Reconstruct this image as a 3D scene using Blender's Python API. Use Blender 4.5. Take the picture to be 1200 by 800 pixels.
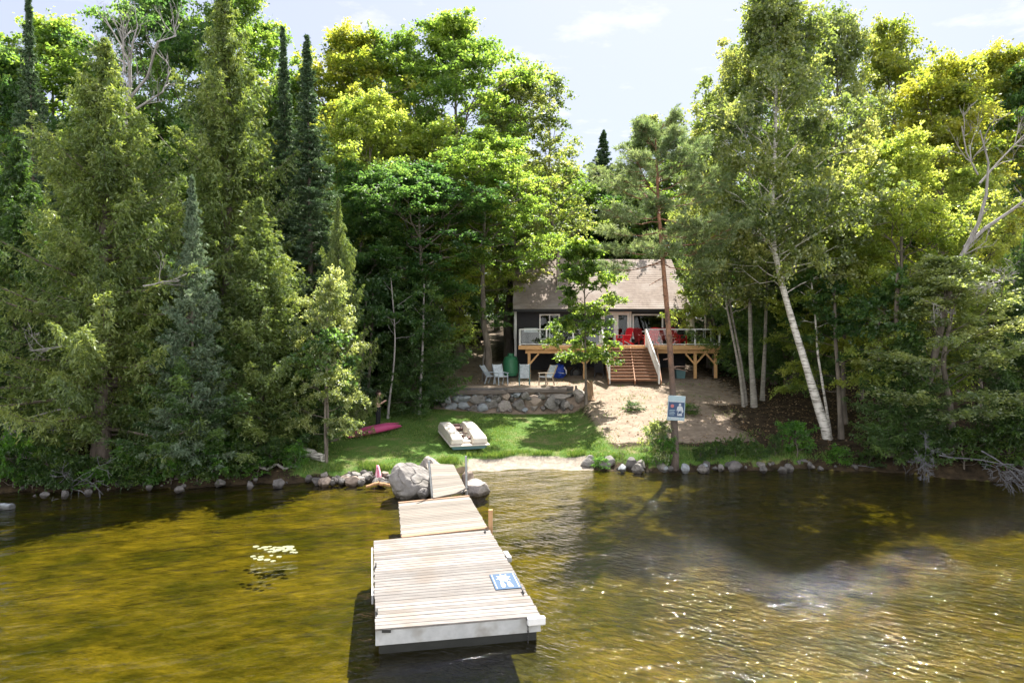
import bpy, bmesh, math, random
import numpy as np
from mathutils import Vector, Matrix, noise

RAD = math.radians
PI = math.pi
for o in list(bpy.data.objects):
    bpy.data.objects.remove(o)
SC = bpy.context.scene
COL = SC.collection
FPX, HOR, CAMH = 800.0, 396.0, 5.0      # focal length in photo pixels, horizon row, camera height over the lake


def W(px, py, Z):
    return ((px - 600) / FPX * Z, Z, CAMH - (py - HOR) / FPX * Z)


def X(px, Z):
    return (px - 600) / FPX * Z


# ------------------------------------------------------------------ terrain
SHX = np.array([-200, -40, -22, -16.5, -10, -7.2, -5.5, -4.2, -2.9, -1.6, 0, 2.6, 3.6, 6.4, 9, 11.5, 14.5, 17.5, 24, 45, 200.])
SHY = np.array([18, 20, 21.3, 22.0, 23.0, 23.7, 24.0, 24.2, 24.6, 25.6, 26.0, 26.0, 25.7, 25.5, 25.8, 26.2, 25.2, 23.3, 21.5, 19, 16.])


def sstep(a, b, x):
    t = np.clip((x - a) / (b - a), 0, 1)
    return t * t * (3 - 2 * t)


def shore(x):
    return np.interp(x, SHX, SHY) + 0.16 * np.sin(x * 1.9) + 0.1 * np.sin(x * 4.3 + 1)


WALLY = 35.0


def ground(x, y):
    x = np.asarray(x, float)
    y = np.asarray(y, float)
    d = y - shore(x)
    wet = -(0.02 + 0.055 * np.clip(-d, 0, 40))
    wet = np.maximum(wet, -1.2)
    beach = sstep(-2.2, -1.2, x) * (1 - sstep(2.4, 3.2, x))
    bank = beach * (0.07 * np.clip(d, 0, 1) + 0.2 * sstep(0.75, 1.15, d)) + (1 - beach) * 0.34 * sstep(0.0, 0.8, d)
    dd = np.clip(d, 0, 60)
    lawn = bank + 0.1 * dd
    right = bank + 0.155 * dd
    wr = sstep(3.0, 4.0, x)
    low = lawn * (1 - wr) + right * wr
    terr_l = np.maximum(low, 0) * 1.0
    leftrise = 1.24 + (y - 35) * 0.18
    flat = 2.5
    behind_left = np.where(y > 35, leftrise, low)
    wx = sstep(-4.3, -3.5, x) * (1 - sstep(3.1, 4.2, x))
    step = sstep(35.0, 35.35, y)
    mid = low * (1 - step) + flat * step
    left_z = np.where(x < 0, np.minimum(behind_left, 2.7), low)
    z = mid * wx + (1 - wx) * left_z
    z = np.where((y > 35.4) & (x > 3.1), np.minimum(z, 2.5 + 0.03 * (y - 40)), z)
    z = np.where(y > 42, np.minimum(np.maximum(z, 2.5), 2.7) + np.clip(y - 42, 0, 28) * 0.14 + np.clip(y - 70, 0, 400) * 0.03, z)
    return np.where(d > 0, z, wet)


def gz(x, y):
    return float(ground(x, y))


def on_ground(px, py, zmin=22.0, zmax=75.0):
    """where the view line through a photo pixel meets the terrain"""
    lo = None
    Z = zmin
    while Z < zmax:
        x, y, z = W(px, py, Z)
        if z <= gz(x, y):
            return (x, y, gz(x, y))
        Z += 0.05
    x, y, z = W(px, py, zmax)
    return (x, y, gz(x, y))


# ------------------------------------------------------------------ node helpers
def new_mat(name):
    m = bpy.data.materials.new(name)
    m.use_nodes = True
    nt = m.node_tree
    nt.nodes.clear()
    out = nt.nodes.new('ShaderNodeOutputMaterial')
    return m, nt, out


def N(nt, t, **kw):
    n = nt.nodes.new(t)
    for k, v in kw.items():
        if k in n.inputs:
            n.inputs[k].default_value = v
        else:
            setattr(n, k, v)
    return n


def L(nt, a, b):
    nt.links.new(a, b)


def ramp(nt, stops):
    n = nt.nodes.new('ShaderNodeValToRGB')
    e = n.color_ramp.elements
    while len(e) < len(stops):
        e.new(0.5)
    for i, (p, c) in enumerate(stops):
        e[i].position = p
        e[i].color = (*c, 1) if len(c) == 3 else c
    return n


def solid(name, c1, c2=None, scale=6, rough=0.7, bump=0.2, metal=0.0, stretch=(1, 1, 1), spec=0.4, detail=6, bscale=None, grime=None):
    """a surface whose colour wanders between two tones, with fine relief"""
    m, nt, out = new_mat(name)
    p = N(nt, 'ShaderNodeBsdfPrincipled', Roughness=rough, Metallic=metal)
    p.inputs['Specular IOR Level'].default_value = spec
    tc = N(nt, 'ShaderNodeTexCoord')
    mp = N(nt, 'ShaderNodeMapping')
    mp.inputs['Scale'].default_value = stretch
    L(nt, tc.outputs['Object'], mp.inputs['Vector'])
    nz = N(nt, 'ShaderNodeTexNoise', Scale=scale, Detail=detail, Roughness=0.65)
    L(nt, mp.outputs[0], nz.inputs['Vector'])
    c2 = c2 or tuple(v * 0.6 for v in c1)
    r = ramp(nt, [(0.32, c2), (0.68, c1)])
    L(nt, nz.outputs['Fac'], r.inputs['Fac'])
    colour = r.outputs['Color']
    if grime:
        n2 = N(nt, 'ShaderNodeTexNoise', Scale=grime[1], Detail=3)
        L(nt, tc.outputs['Object'], n2.inputs['Vector'])
        r2 = ramp(nt, [(0.5, (0, 0, 0)), (0.66, (1, 1, 1))])
        L(nt, n2.outputs['Fac'], r2.inputs['Fac'])
        mx = N(nt, 'ShaderNodeMix', data_type='RGBA')
        L(nt, r2.outputs['Color'], mx.inputs['Factor'])
        L(nt, colour, mx.inputs['A'])
        mx.inputs['B'].default_value = (*grime[0], 1)
        colour = mx.outputs['Result']
    L(nt, colour, p.inputs['Base Color'])
    if bump:
        nb = N(nt, 'ShaderNodeTexNoise', Scale=bscale or scale * 3, Detail=5)
        L(nt, mp.outputs[0], nb.inputs['Vector'])
        b = N(nt, 'ShaderNodeBump', Strength=bump, Distance=0.02 if bump < 0.85 else 0.07)
        L(nt, nb.outputs['Fac'], b.inputs['Height'])
        L(nt, b.outputs[0], p.inputs['Normal'])
    L(nt, p.outputs[0], out.inputs['Surface'])
    return m


def leaf_mat(name, dark, mid, light, trans=2.9, tfac=0.58, gloss=0.04, yellow=(1.06, 1.0, 0.6), grough=0.5):
    m, nt, out = new_mat(name)
    at = N(nt, 'ShaderNodeAttribute', attribute_name='tint')
    oi = N(nt, 'ShaderNodeObjectInfo')
    ad = N(nt, 'ShaderNodeMath', operation='MULTIPLY_ADD')
    L(nt, oi.outputs['Random'], ad.inputs[0])
    ad.inputs[1].default_value = 0.16
    sb = N(nt, 'ShaderNodeMath', operation='SUBTRACT')
    L(nt, at.outputs['Fac'], sb.inputs[0])
    sb.inputs[1].default_value = 0.08
    L(nt, sb.outputs[0], ad.inputs[2])
    r = ramp(nt, [(0.15, dark), (0.5, mid), (0.9, light)])
    L(nt, ad.outputs[0], r.inputs['Fac'])
    d = N(nt, 'ShaderNodeBsdfDiffuse')
    L(nt, r.outputs[0], d.inputs['Color'])
    tm = N(nt, 'ShaderNodeMix', data_type='RGBA', blend_type='MULTIPLY')
    tm.inputs['Factor'].default_value = 1
    L(nt, r.outputs[0], tm.inputs['A'])
    tm.inputs['B'].default_value = (trans * yellow[0], trans * yellow[1], trans * yellow[2], 1)
    t = N(nt, 'ShaderNodeBsdfTranslucent')
    L(nt, tm.outputs['Result'], t.inputs['Color'])
    mx = N(nt, 'ShaderNodeMixShader')
    mx.inputs[0].default_value = tfac
    L(nt, d.outputs[0], mx.inputs[1])
    L(nt, t.outputs[0], mx.inputs[2])
    g = N(nt, 'ShaderNodeBsdfGlossy', Roughness=grough)
    g.inputs['Color'].default_value = (0.9, 0.95, 0.9, 1)
    m2 = N(nt, 'ShaderNodeMixShader')
    m2.inputs[0].default_value = gloss
    L(nt, mx.outputs[0], m2.inputs[1])
    L(nt, g.outputs[0], m2.inputs[2])
    L(nt, m2.outputs[0], out.inputs['Surface'])
    return m


# ------------------------------------------------------------------ mesh helpers
def link(o, parent=None):
    COL.objects.link(o)
    if parent is not None:
        o.parent = parent
    return o


def tag(o, label=None, cat=None, group=None, kind=None):
    if label:
        o['label'] = label
    if cat:
        o['category'] = cat
    if group:
        o['group'] = group
    if kind:
        o['kind'] = kind
    return o


def empty(name, loc=(0, 0, 0), rz=0.0, label=None, cat=None, group=None):
    o = bpy.data.objects.new(name, None)
    o.empty_display_size = 0.2
    o.location = loc
    o.rotation_euler = (0, 0, rz)
    link(o)
    return tag(o, label, cat, group)


class MB:
    """collects boxes, tubes, prisms into one mesh"""

    def __init__(self):
        self.v = []
        self.f = []

    def add(self, vs, fs):
        b = len(self.v)
        self.v += [tuple(p) for p in vs]
        self.f += [tuple(b + i for i in f) for f in fs]
        return self

    def box(self, c, s, rz=0.0, rx=0.0, ry=0.0):
        M = Matrix.Translation(c) @ Matrix.Rotation(rz, 4, 'Z') @ Matrix.Rotation(ry, 4, 'Y') @ Matrix.Rotation(rx, 4, 'X')
        hs = [v / 2 for v in s]
        vs = [M @ Vector((sx * hs[0], sy * hs[1], sz * hs[2])) for sx in (-1, 1) for sy in (-1, 1) for sz in (-1, 1)]
        return self.add(vs, [(0, 1, 3, 2), (4, 6, 7, 5), (0, 4, 5, 1), (2, 3, 7, 6), (0, 2, 6, 4), (1, 5, 7, 3)])

    def bar(self, a, b, w, h, up=(0, 0, 1)):
        a, b = Vector(a), Vector(b)
        d = (b - a).normalized()
        u = Vector(up)
        s = d.cross(u)
        if s.length < 1e-4:
            s = d.cross(Vector((0, 1, 0)))
        s.normalize()
        u = s.cross(d)
        vs = [p + s * w / 2 * i + u * h / 2 * j for p in (a, b) for i in (-1, 1) for j in (-1, 1)]
        return self.add(vs, [(0, 1, 3, 2), (4, 6, 7, 5), (0, 4, 5, 1), (2, 3, 7, 6), (0, 2, 6, 4), (1, 5, 7, 3)])

    def tube(self, pts, rad, n=8, caps=True):
        P = np.asarray(pts, float)
        k = len(P)
        rad = np.broadcast_to(np.asarray(rad, float), (k,))
        T = np.gradient(P, axis=0)
        T /= np.linalg.norm(T, axis=1)[:, None] + 1e-9
        ref = np.array([0.0, 0, 1]) if abs(T[0][2]) < 0.9 else np.array([1.0, 0, 0])
        A = np.cross(T, ref)
        A /= np.linalg.norm(A, axis=1)[:, None] + 1e-9
        B = np.cross(T, A)
        th = np.arange(n) * 2 * PI / n
        ring = P[:, None] + rad[:, None, None] * (np.cos(th)[None, :, None] * A[:, None] + np.sin(th)[None, :, None] * B[:, None])
        vs = ring.reshape(-1, 3).tolist()
        fs = []
        for i in range(k - 1):
            for j in range(n):
                j2 = (j + 1) % n
                fs.append((i * n + j, i * n + j2, (i + 1) * n + j2, (i + 1) * n + j))
        if caps:
            fs.append(tuple(range(n)))
            fs.append(tuple((k - 1) * n + j for j in reversed(range(n))))
        return self.add(vs, fs)

    def prism(self, poly, a, b, place=None):
        """2-D outline (u,v) extruded from a to b along the third axis; place maps (u,v,w) to a point"""
        place = place or (lambda u, v, w: (u, v, w))
        n = len(poly)
        vs = [place(u, v, a) for u, v in poly] + [place(u, v, b) for u, v in poly]
        fs = [tuple(range(n))[::-1], tuple(range(n, 2 * n))] + [(i, (i + 1) % n, n + (i + 1) % n, n + i) for i in range(n)]
        return self.add(vs, fs)

    def mesh(self, name, mat=None, smooth=False):
        me = bpy.data.meshes.new(name)
        me.from_pydata(self.v, [], self.f)
        if mat:
            me.materials.append(mat)
        if smooth:
            me.polygons.foreach_set('use_smooth', [True] * len(me.polygons))
        me.update()
        bm = bmesh.new()
        bm.from_mesh(me)
        bmesh.ops.recalc_face_normals(bm, faces=bm.faces)
        bm.to_mesh(me)
        bm.free()
        if smooth:
            me.set_sharp_from_angle(angle=RAD(45))
        return me

    def build(self, name, mat, parent=None, bevel=0.0, smooth=False, seg=2):
        o = bpy.data.objects.new(name, self.mesh(name, mat, smooth))
        link(o, parent)
        if bevel:
            b = o.modifiers.new('bevel', 'BEVEL')
            b.width = bevel
            b.segments = seg
            b.limit_method = 'ANGLE'
        return o


def quad_mesh(name, V, tint=None, mat=None):
    """V: (n,4,3) separate quads"""
    n, k = V.shape[0], V.shape[1]
    me = bpy.data.meshes.new(name)
    me.vertices.add(n * k)
    me.vertices.foreach_set('co', V.reshape(-1).astype(np.float32))
    me.loops.add(n * k)
    me.loops.foreach_set('vertex_index', np.arange(n * k, dtype=np.int32))
    me.polygons.add(n)
    me.polygons.foreach_set('loop_start', np.arange(0, n * k, k, dtype=np.int32))
    me.polygons.foreach_set('loop_total', np.full(n, k, np.int32))
    me.update(calc_edges=True)
    if tint is not None:
        a = me.attributes.new('tint', 'FLOAT', 'FACE')
        a.data.foreach_set('value', tint.astype(np.float32))
    if mat:
        me.materials.append(mat)
    return me


def unit(a):
    return a / (np.linalg.norm(a, axis=-1, keepdims=True) + 1e-9)


def leaf_quads(C, axis, nrm, Ln, Wd, rng, fold=0.0):
    axis = unit(axis)
    b = unit(np.cross(nrm, axis))
    nn = np.cross(axis, b)
    Ln = np.broadcast_to(Ln, (len(C),))[:, None]
    Wd = np.broadcast_to(Wd, (len(C),))[:, None]
    V = np.empty((len(C), 4, 3))
    V[:, 0] = C - axis * Ln * 0.5
    V[:, 1] = C + b * Wd * 0.5 - axis * Ln * 0.08
    V[:, 2] = C + axis * Ln * 0.5
    V[:, 3] = C - b * Wd * 0.5 - axis * Ln * 0.08
    if fold:
        V[:, 1] += nn * Wd * fold
        V[:, 3] += nn * Wd * fold
    return V


def dup(root, loc, rz=None, scale=None, label=None, cat=None, group=None):
    """a copy of a thing with copies of its parts and sub-parts"""
    r = root.copy()
    link(r)
    r.location = loc
    if rz is not None:
        r.rotation_euler = (0, 0, rz)
    if scale is not None:
        r.scale = scale if hasattr(scale, '__len__') else (scale,) * 3
    tag(r, label, cat, group)
    for ch in list(root.children):
        c = ch.copy()
        link(c, r)
        for g in list(ch.children):
            d = g.copy()
            link(d, c)
    return r


# ------------------------------------------------------------------ materials
M = {}
M['bark_grey'] = solid('bark_grey', (0.2, 0.17, 0.14), (0.07, 0.06, 0.05), 5, 0.9, 0.8, stretch=(1, 1, 0.25))
M['bark_cedar'] = solid('bark_cedar', (0.23, 0.19, 0.16), (0.1, 0.08, 0.065), 7, 0.9, 0.8, stretch=(1, 1, 0.12))
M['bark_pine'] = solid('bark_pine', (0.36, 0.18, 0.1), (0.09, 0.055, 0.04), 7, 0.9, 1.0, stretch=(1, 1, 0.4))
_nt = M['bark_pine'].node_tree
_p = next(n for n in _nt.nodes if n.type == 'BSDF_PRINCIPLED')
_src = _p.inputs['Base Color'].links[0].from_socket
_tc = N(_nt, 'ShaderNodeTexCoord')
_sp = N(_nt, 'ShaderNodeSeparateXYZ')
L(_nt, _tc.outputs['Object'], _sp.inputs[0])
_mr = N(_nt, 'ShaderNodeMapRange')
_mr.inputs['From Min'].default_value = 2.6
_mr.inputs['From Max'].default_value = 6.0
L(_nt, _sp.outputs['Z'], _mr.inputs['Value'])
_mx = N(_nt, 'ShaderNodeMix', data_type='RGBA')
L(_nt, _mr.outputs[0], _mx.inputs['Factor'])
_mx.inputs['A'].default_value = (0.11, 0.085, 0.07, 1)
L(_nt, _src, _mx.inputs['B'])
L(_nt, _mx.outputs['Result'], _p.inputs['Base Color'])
M['twig_grey'] = solid('twig_grey', (0.15, 0.15, 0.16), (0.08, 0.08, 0.085), 6, 0.85, 0.3)
M['dead_wood'] = solid('dead_wood', (0.36, 0.34, 0.325), (0.2, 0.185, 0.175), 6, 0.85, 0.4, stretch=(1, 1, 0.3))


def birch_bark():
    m, nt, out = new_mat('bark_birch')
    p = N(nt, 'ShaderNodeBsdfPrincipled', Roughness=0.75)
    tc = N(nt, 'ShaderNodeTexCoord')
    mp = N(nt, 'ShaderNodeMapping')
    mp.inputs['Scale'].default_value = (1.2, 1.2, 9)
    L(nt, tc.outputs['Object'], mp.inputs['Vector'])
    nz = N(nt, 'ShaderNodeTexNoise', Scale=2.2, Detail=5, Roughness=0.6)
    L(nt, mp.outputs[0], nz.inputs['Vector'])
    n2 = N(nt, 'ShaderNodeTexNoise', Scale=3, Detail=3)
    L(nt, tc.outputs['Object'], n2.inputs['Vector'])
    mul = N(nt, 'ShaderNodeMath', operation='MULTIPLY_ADD')
    L(nt, n2.outputs['Fac'], mul.inputs[0])
    mul.inputs[1].default_value = 0.35
    L(nt, nz.outputs['Fac'], mul.inputs[2])
    r = ramp(nt, [(0.5, (0.05, 0.045, 0.04)), (0.6, (0.36, 0.33, 0.29)), (0.72, (0.68, 0.65, 0.6))])
    L(nt, mul.outputs[0], r.inputs['Fac'])
    L(nt, r.outputs[0], p.inputs['Base Color'])
    L(nt, p.outputs[0], out.inputs['Surface'])
    return m


M['bark_birch'] = birch_bark()
M['bark_clump'] = solid('bark_clump', (0.34, 0.32, 0.28), (0.15, 0.135, 0.12), 4, 0.85, 0.4, stretch=(1, 1, 3))  # birch bark darkened for the shade the clump stands in
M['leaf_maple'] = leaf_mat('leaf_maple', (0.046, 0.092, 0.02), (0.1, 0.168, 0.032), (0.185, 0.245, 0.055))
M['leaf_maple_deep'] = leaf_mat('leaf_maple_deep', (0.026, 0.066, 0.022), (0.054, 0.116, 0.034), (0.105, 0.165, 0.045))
M['leaf_lime'] = leaf_mat('leaf_lime', (0.085, 0.135, 0.03), (0.172, 0.225, 0.05), (0.29, 0.32, 0.085))
M['leaf_yellow'] = leaf_mat('leaf_yellow', (0.085, 0.125, 0.022), (0.178, 0.2, 0.032), (0.3, 0.285, 0.055), yellow=(1.0, 1.0, 0.6))
M['leaf_birch'] = leaf_mat('leaf_birch', (0.052, 0.085, 0.022), (0.112, 0.152, 0.04), (0.215, 0.235, 0.085), gloss=0.07)
M['leaf_pale'] = leaf_mat('leaf_pale', (0.08, 0.12, 0.04), (0.16, 0.2, 0.07), (0.3, 0.33, 0.15), gloss=0.08)
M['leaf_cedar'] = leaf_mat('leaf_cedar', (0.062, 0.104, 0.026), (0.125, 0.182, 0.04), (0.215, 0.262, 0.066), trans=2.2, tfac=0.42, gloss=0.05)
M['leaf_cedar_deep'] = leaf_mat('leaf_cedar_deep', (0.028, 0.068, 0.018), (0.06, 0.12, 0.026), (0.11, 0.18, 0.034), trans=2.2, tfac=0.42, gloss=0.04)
M['leaf_spruce'] = leaf_mat('leaf_spruce', (0.03, 0.065, 0.03), (0.058, 0.108, 0.048), (0.1, 0.155, 0.07), trans=1.8, tfac=0.3, gloss=0.05, yellow=(1, 1, .7))
M['leaf_spruce_blue'] = leaf_mat('leaf_spruce_blue', (0.06, 0.105, 0.06), (0.115, 0.175, 0.1), (0.19, 0.25, 0.15), trans=1.8, tfac=0.3, gloss=0.05, yellow=(1, 1, .8))
M['leaf_pine'] = leaf_mat('leaf_pine', (0.068, 0.112, 0.042), (0.13, 0.185, 0.075), (0.22, 0.265, 0.125), trans=2.0, tfac=0.45, yellow=(1.0, 1.0, 0.7), gloss=0.05)
M['leaf_shrub'] = leaf_mat('leaf_shrub', (0.035, 0.1, 0.012), (0.07, 0.17, 0.018), (0.12, 0.24, 0.03))
M['leaf_fern'] = leaf_mat('leaf_fern', (0.025, 0.06, 0.012), (0.05, 0.1, 0.018), (0.09, 0.14, 0.022))
M['grass'] = leaf_mat('grass', (0.05, 0.12, 0.018), (0.105, 0.19, 0.032), (0.21, 0.25, 0.075), gloss=0.03, trans=1.8, tfac=0.35)
M['lily'] = leaf_mat('lily', (0.35, 0.36, 0.2), (0.5, 0.44, 0.34), (0.6, 0.5, 0.44), trans=1.0, gloss=0.35, tfac=0.1, grough=.3)

# ------------------------------------------------------------------ tree makers (return trunk mesh, crown mesh)


def sample_path(path, t):
    """path: list of (x,y,z) from base to top, t in 0..1 along it"""
    P = np.asarray(path, float)
    s = np.linspace(0, 1, len(P))
    return np.array([np.interp(t, s, P[:, i]) for i in range(3)])


def wobble_path(rng, H, amp):
    k = 9
    x = np.cumsum(rng.normal(0, amp, k))
    y = np.cumsum(rng.normal(0, amp, k))
    x -= x[0]
    y -= y[0]
    return np.stack([x, y, np.linspace(0, H, k)], 1)


def trunk_tube(mb, path, r0, r1, n=9, k=22, flare=1.5):
    t = np.linspace(0, 1, k)
    pts = np.array([sample_path(path, a) for a in t])
    rad = r0 * (1 - t) + r1 * t
    rad = rad * (1 + 0.06 * np.sin(np.arange(k) * 2.1 + r0 * 90) + 0.04 * np.sin(np.arange(k) * 4.7))
    rad = rad * (1 + (flare - 1) * np.exp(-t * k * 0.55))
    pts[0, 2] -= 0.35
    mb.tube(pts, rad, n)


def finish_leaves(name, twigs, rng, per, Ln, Wd, droop, up, spread, jitter, fold=0.12):
    S = np.array([t[0] for t in twigs])
    D = np.array([t[1] for t in twigs])
    Le = np.array([t[2] for t in twigs])
    Ct = np.array([t[3] for t in twigs])
    n = len(S)
    u = rng.random((n, per)) ** 0.75
    C = S[:, None] + D[:, None] * (Le[:, None] * u)[..., None]
    C[..., 2] -= droop * Le[:, None] * u * u
    C += rng.normal(0, jitter, C.shape)
    axis = D[:, None] * 0.7 + rng.normal(0, 0.6, C.shape)
    axis[..., 2] -= 0.25
    nrm = np.zeros_like(C)
    nrm[..., 2] = up
    nrm += rng.normal(0, spread, C.shape)
    tint = np.clip(Ct[:, None] + rng.normal(0, 0.13, (n, per)), 0, 1)
    C = C.reshape(-1, 3)
    sz = rng.uniform(0.65, 1.25, len(C))
    V = leaf_quads(C, axis.reshape(-1, 3), nrm.reshape(-1, 3), Ln * sz, Wd * sz, rng, fold)
    return quad_mesh(name, V, tint.reshape(-1))


def deciduous(seed, H, R, hb, nl=30, up=(0.15, 1.15), leaf=(0.13, 0.1), per=14, ntw=7, clump=0.7, flat=0.45, droop=0.25,
              path=None, amp=0.12, r0=0.15, r1=0.02, nsub=5, spread=0.55, shape=0.0, keep=1.0, upn=1.0, limb_k=1.0, bark='bark_grey'):
    rng = np.random.default_rng(seed)
    P = wobble_path(rng, H, amp) if path is None else np.asarray(path, float)
    tb = MB()
    trunk_tube(tb, P, r0, r1)
    twigs = []
    t0 = hb / H
    for i in range(nl):
        u = (i + rng.random()) / nl
        t = t0 + (0.985 - t0) * u
        p = sample_path(P, t)
        az = i * 2.39996 + rng.normal(0, 0.4)
        prof = (0.6 + 0.4 * math.sin(PI * min(1.0, u * 0.85 + 0.15))) * (1 - (u ** 2.4) * 0.62)
        prof = prof * (1 - shape) + shape * (1 - u) ** 0.7
        ln = R * prof * rng.uniform(0.62, 1.2)
        el = up[0] + (up[1] - up[0]) * u + rng.normal(0, 0.15)
        d = np.array([math.cos(az) * math.cos(el), math.sin(az) * math.cos(el), math.sin(el)])
        q = np.linspace(0, 1, 6)[:, None]
        pts = p + d * ln * q
        pts[:, 2] += (ln * 0.22 * q[:, 0] ** 2) * (1 - u) - droop * 0.3 * ln * q[:, 0] ** 3
        pts[1:] += rng.normal(0, 0.03 * ln, (5, 3))
        rl = max(0.008, min(r0 * 0.4, 0.012 * ln) * limb_k)
        tb.tube(pts, np.linspace(rl, 0.008, 6), 5, caps=False)
        ctint = 0.5 + rng.normal(0, 0.12)
        ends = [(pts[-1], unit(pts[-1] - pts[-2]), 1.0)]
        for s in range(nsub):
            f = 0.3 + 0.68 * (s + rng.random()) / nsub
            b = np.array([np.interp(f, q[:, 0], pts[:, k]) for k in range(3)])
            a2 = az + (1 if s % 2 else -1) * rng.uniform(0.5, 1.25)
            e2 = el * 0.4 + rng.normal(0.05, 0.25)
            d2 = np.array([math.cos(a2) * math.cos(e2), math.sin(a2) * math.cos(e2), math.sin(e2)])
            l2 = ln * rng.uniform(0.2, 0.42) + 0.15
            e = b + d2 * l2
            e[2] += 0.06 * l2
            tb.tube([b, (b + e) / 2 + rng.normal(0, 0.04, 3), e], [rl * 0.45, rl * 0.3, 0.005], 4, caps=False)
            ends.append((e, d2, 0.85))
            if rng.random() < 0.6:
                ends.append(((b + e) / 2, d2, 0.7))
        for c, dd, sc in ends:
            if rng.random() > keep:
                continue
            ct = ctint + rng.normal(0, 0.12)
            for k in range(ntw):
                dv = unit(dd * 0.55 + rng.normal(0, 0.75, 3) * np.array([1, 1, flat]))
                twigs.append((c - dd * 0.1 * clump, dv, clump * sc * rng.uniform(0.5, 1.25), ct))
    crown = finish_leaves('crown', twigs, rng, per, leaf[0], leaf[1], droop, upn, spread, clump * 0.09)
    return tb.mesh('trunk', M[bark], True), crown


def conifer(seed, H, R, hb=0.4, whorl=0.3, nb=6, pw=0.85, drp=0.25, tip=0.2, leaf=(0.2, 0.06), density=16, path=None, r0=0.13, kind='spruce', keep=1.0,
            bark='bark_cedar', ragged=0.22, up0=0.0, up1=0.7, sub=4):
    rng = np.random.default_rng(seed)
    P = wobble_path(rng, H, 0.03 * H / 10) if path is None else np.asarray(path, float)
    tb = MB()
    trunk_tube(tb, P, r0, 0.012)
    S, D, Le, Ct = [], [], [], []
    h = hb
    i = 0
    while h < H - 0.05:
        u = (h - hb) / (H - hb)
        base = R * ((1 - u) ** pw) * (0.72 + 0.28 * min(1, u * 6 + 0.2)) + 0.05
        for b in range(nb):
            if rng.random() > keep:
                continue
            az = i * 0.9 + b * 2 * PI / nb + rng.normal(0, 0.25)
            lob = noise.noise(Vector((math.cos(az) * 1.3, math.sin(az) * 1.3, h * 0.55 + seed * 3.1)))
            ln = base * rng.uniform(1 - 2 * ragged, 1 + ragged) * (1 + (0.75 if kind == 'cedar' else 0.3) * lob)
            if rng.random() < 0.07:
                ln *= 1.25
            el = up0 + (up1 - up0) * u + rng.normal(0, 0.12)
            p = sample_path(P, (h + rng.normal(0, whorl * 0.3)) / H)
            q = np.linspace(0, 1, 5)
            dirh = np.array([math.cos(az), math.sin(az), 0])
            pts = p + dirh[None] * (ln * q * math.cos(el))[:, None]
            pts[:, 2] += ln * q * math.sin(el) - drp * ln * q ** 1.5 + tip * ln * q ** 3
            rl = max(0.006, 0.011 * ln)
            tb.tube(pts, np.linspace(rl, 0.004, 5), 4, caps=False)
            ct = 0.5 + rng.normal(0, 0.14)
            nseg = max(2, int(ln / 0.22))
            side = np.array([-dirh[1], dirh[0], 0])
            for s in range(nseg):
                f = (0.16 if ln > 0.8 else 0.0) + (0.84 if ln > 0.8 else 1.0) * (s + rng.random()) / nseg
                c = np.array([np.interp(f, q, pts[:, k]) for k in range(3)])
                for k in range(sub):
                    sg = 1 if k % 2 else -1
                    l2 = (0.05 + min(0.14, 0.12 * ln) + 0.23 * ln * (1.05 - f) ** 0.8) * rng.uniform(0.6, 1.25)
                    if kind == 'cedar':
                        dv = unit(dirh * rng.uniform(0.2, 1.0) + side * sg * rng.uniform(0.1, 1.0) + np.array([0, 0, rng.normal(-0.1, 0.5)]))
                        l2 = min(l2, 0.55) * 1.1
                    else:
                        dv = unit(dirh * rng.uniform(0.45, 1.0) + side * sg * rng.uniform(0.3, 1.0) + np.array([0, 0, rng.normal(-0.08, 0.2)]))
                    S.append(c)
                    D.append(dv)
                    Le.append(l2)
                    Ct.append(ct + rng.normal(0, 0.08))
        h += whorl * (1.0 - 0.45 * u) * rng.uniform(0.7, 1.3)
        i += 1
    # the leader
    top = P[-1]
    for k in range(14):
        S.append(top - np.array([0, 0, 0.07 * k]))
        D.append(unit(rng.normal(0, 0.4, 3) + np.array([0, 0, 1.0])))
        Le.append(0.05 + 0.012 * k)
        Ct.append(0.5)
    S, D, Le, Ct = np.array(S), np.array(D), np.array(Le), np.array(Ct)
    n = len(S)
    per = density
    u = rng.random((n, per))
    C = S[:, None] + D[:, None] * (Le[:, None] * u)[..., None]
    if kind == 'cedar':
        C[..., 2] -= 0.28 * Le[:, None] * u * u
        C += rng.normal(0, 0.035, C.shape)
        axis = D[:, None] + rng.normal(0, 0.55, C.shape)
        axis[..., 2] -= 0.3
        nrm = rng.normal(0, 1, C.shape)
        nrm[..., 2] += 0.5
    else:
        C += rng.normal(0, 0.025, C.shape)
        axis = D[:, None] + rng.normal(0, 0.45, C.shape)
        nrm = rng.normal(0, 0.7, C.shape)
        nrm[..., 2] += 0.8
    tint = np.clip(Ct[:, None] + rng.normal(0, 0.12, (n, per)), 0, 1).reshape(-1)
    C = C.reshape(-1, 3)
    sz = rng.uniform(0.6, 1.3, len(C))
    V = leaf_quads(C, axis.reshape(-1, 3), nrm.reshape(-1, 3), leaf[0] * sz, leaf[1] * sz, rng)
    return tb.mesh('trunk', M[bark], True), quad_mesh('crown', V, tint)


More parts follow.
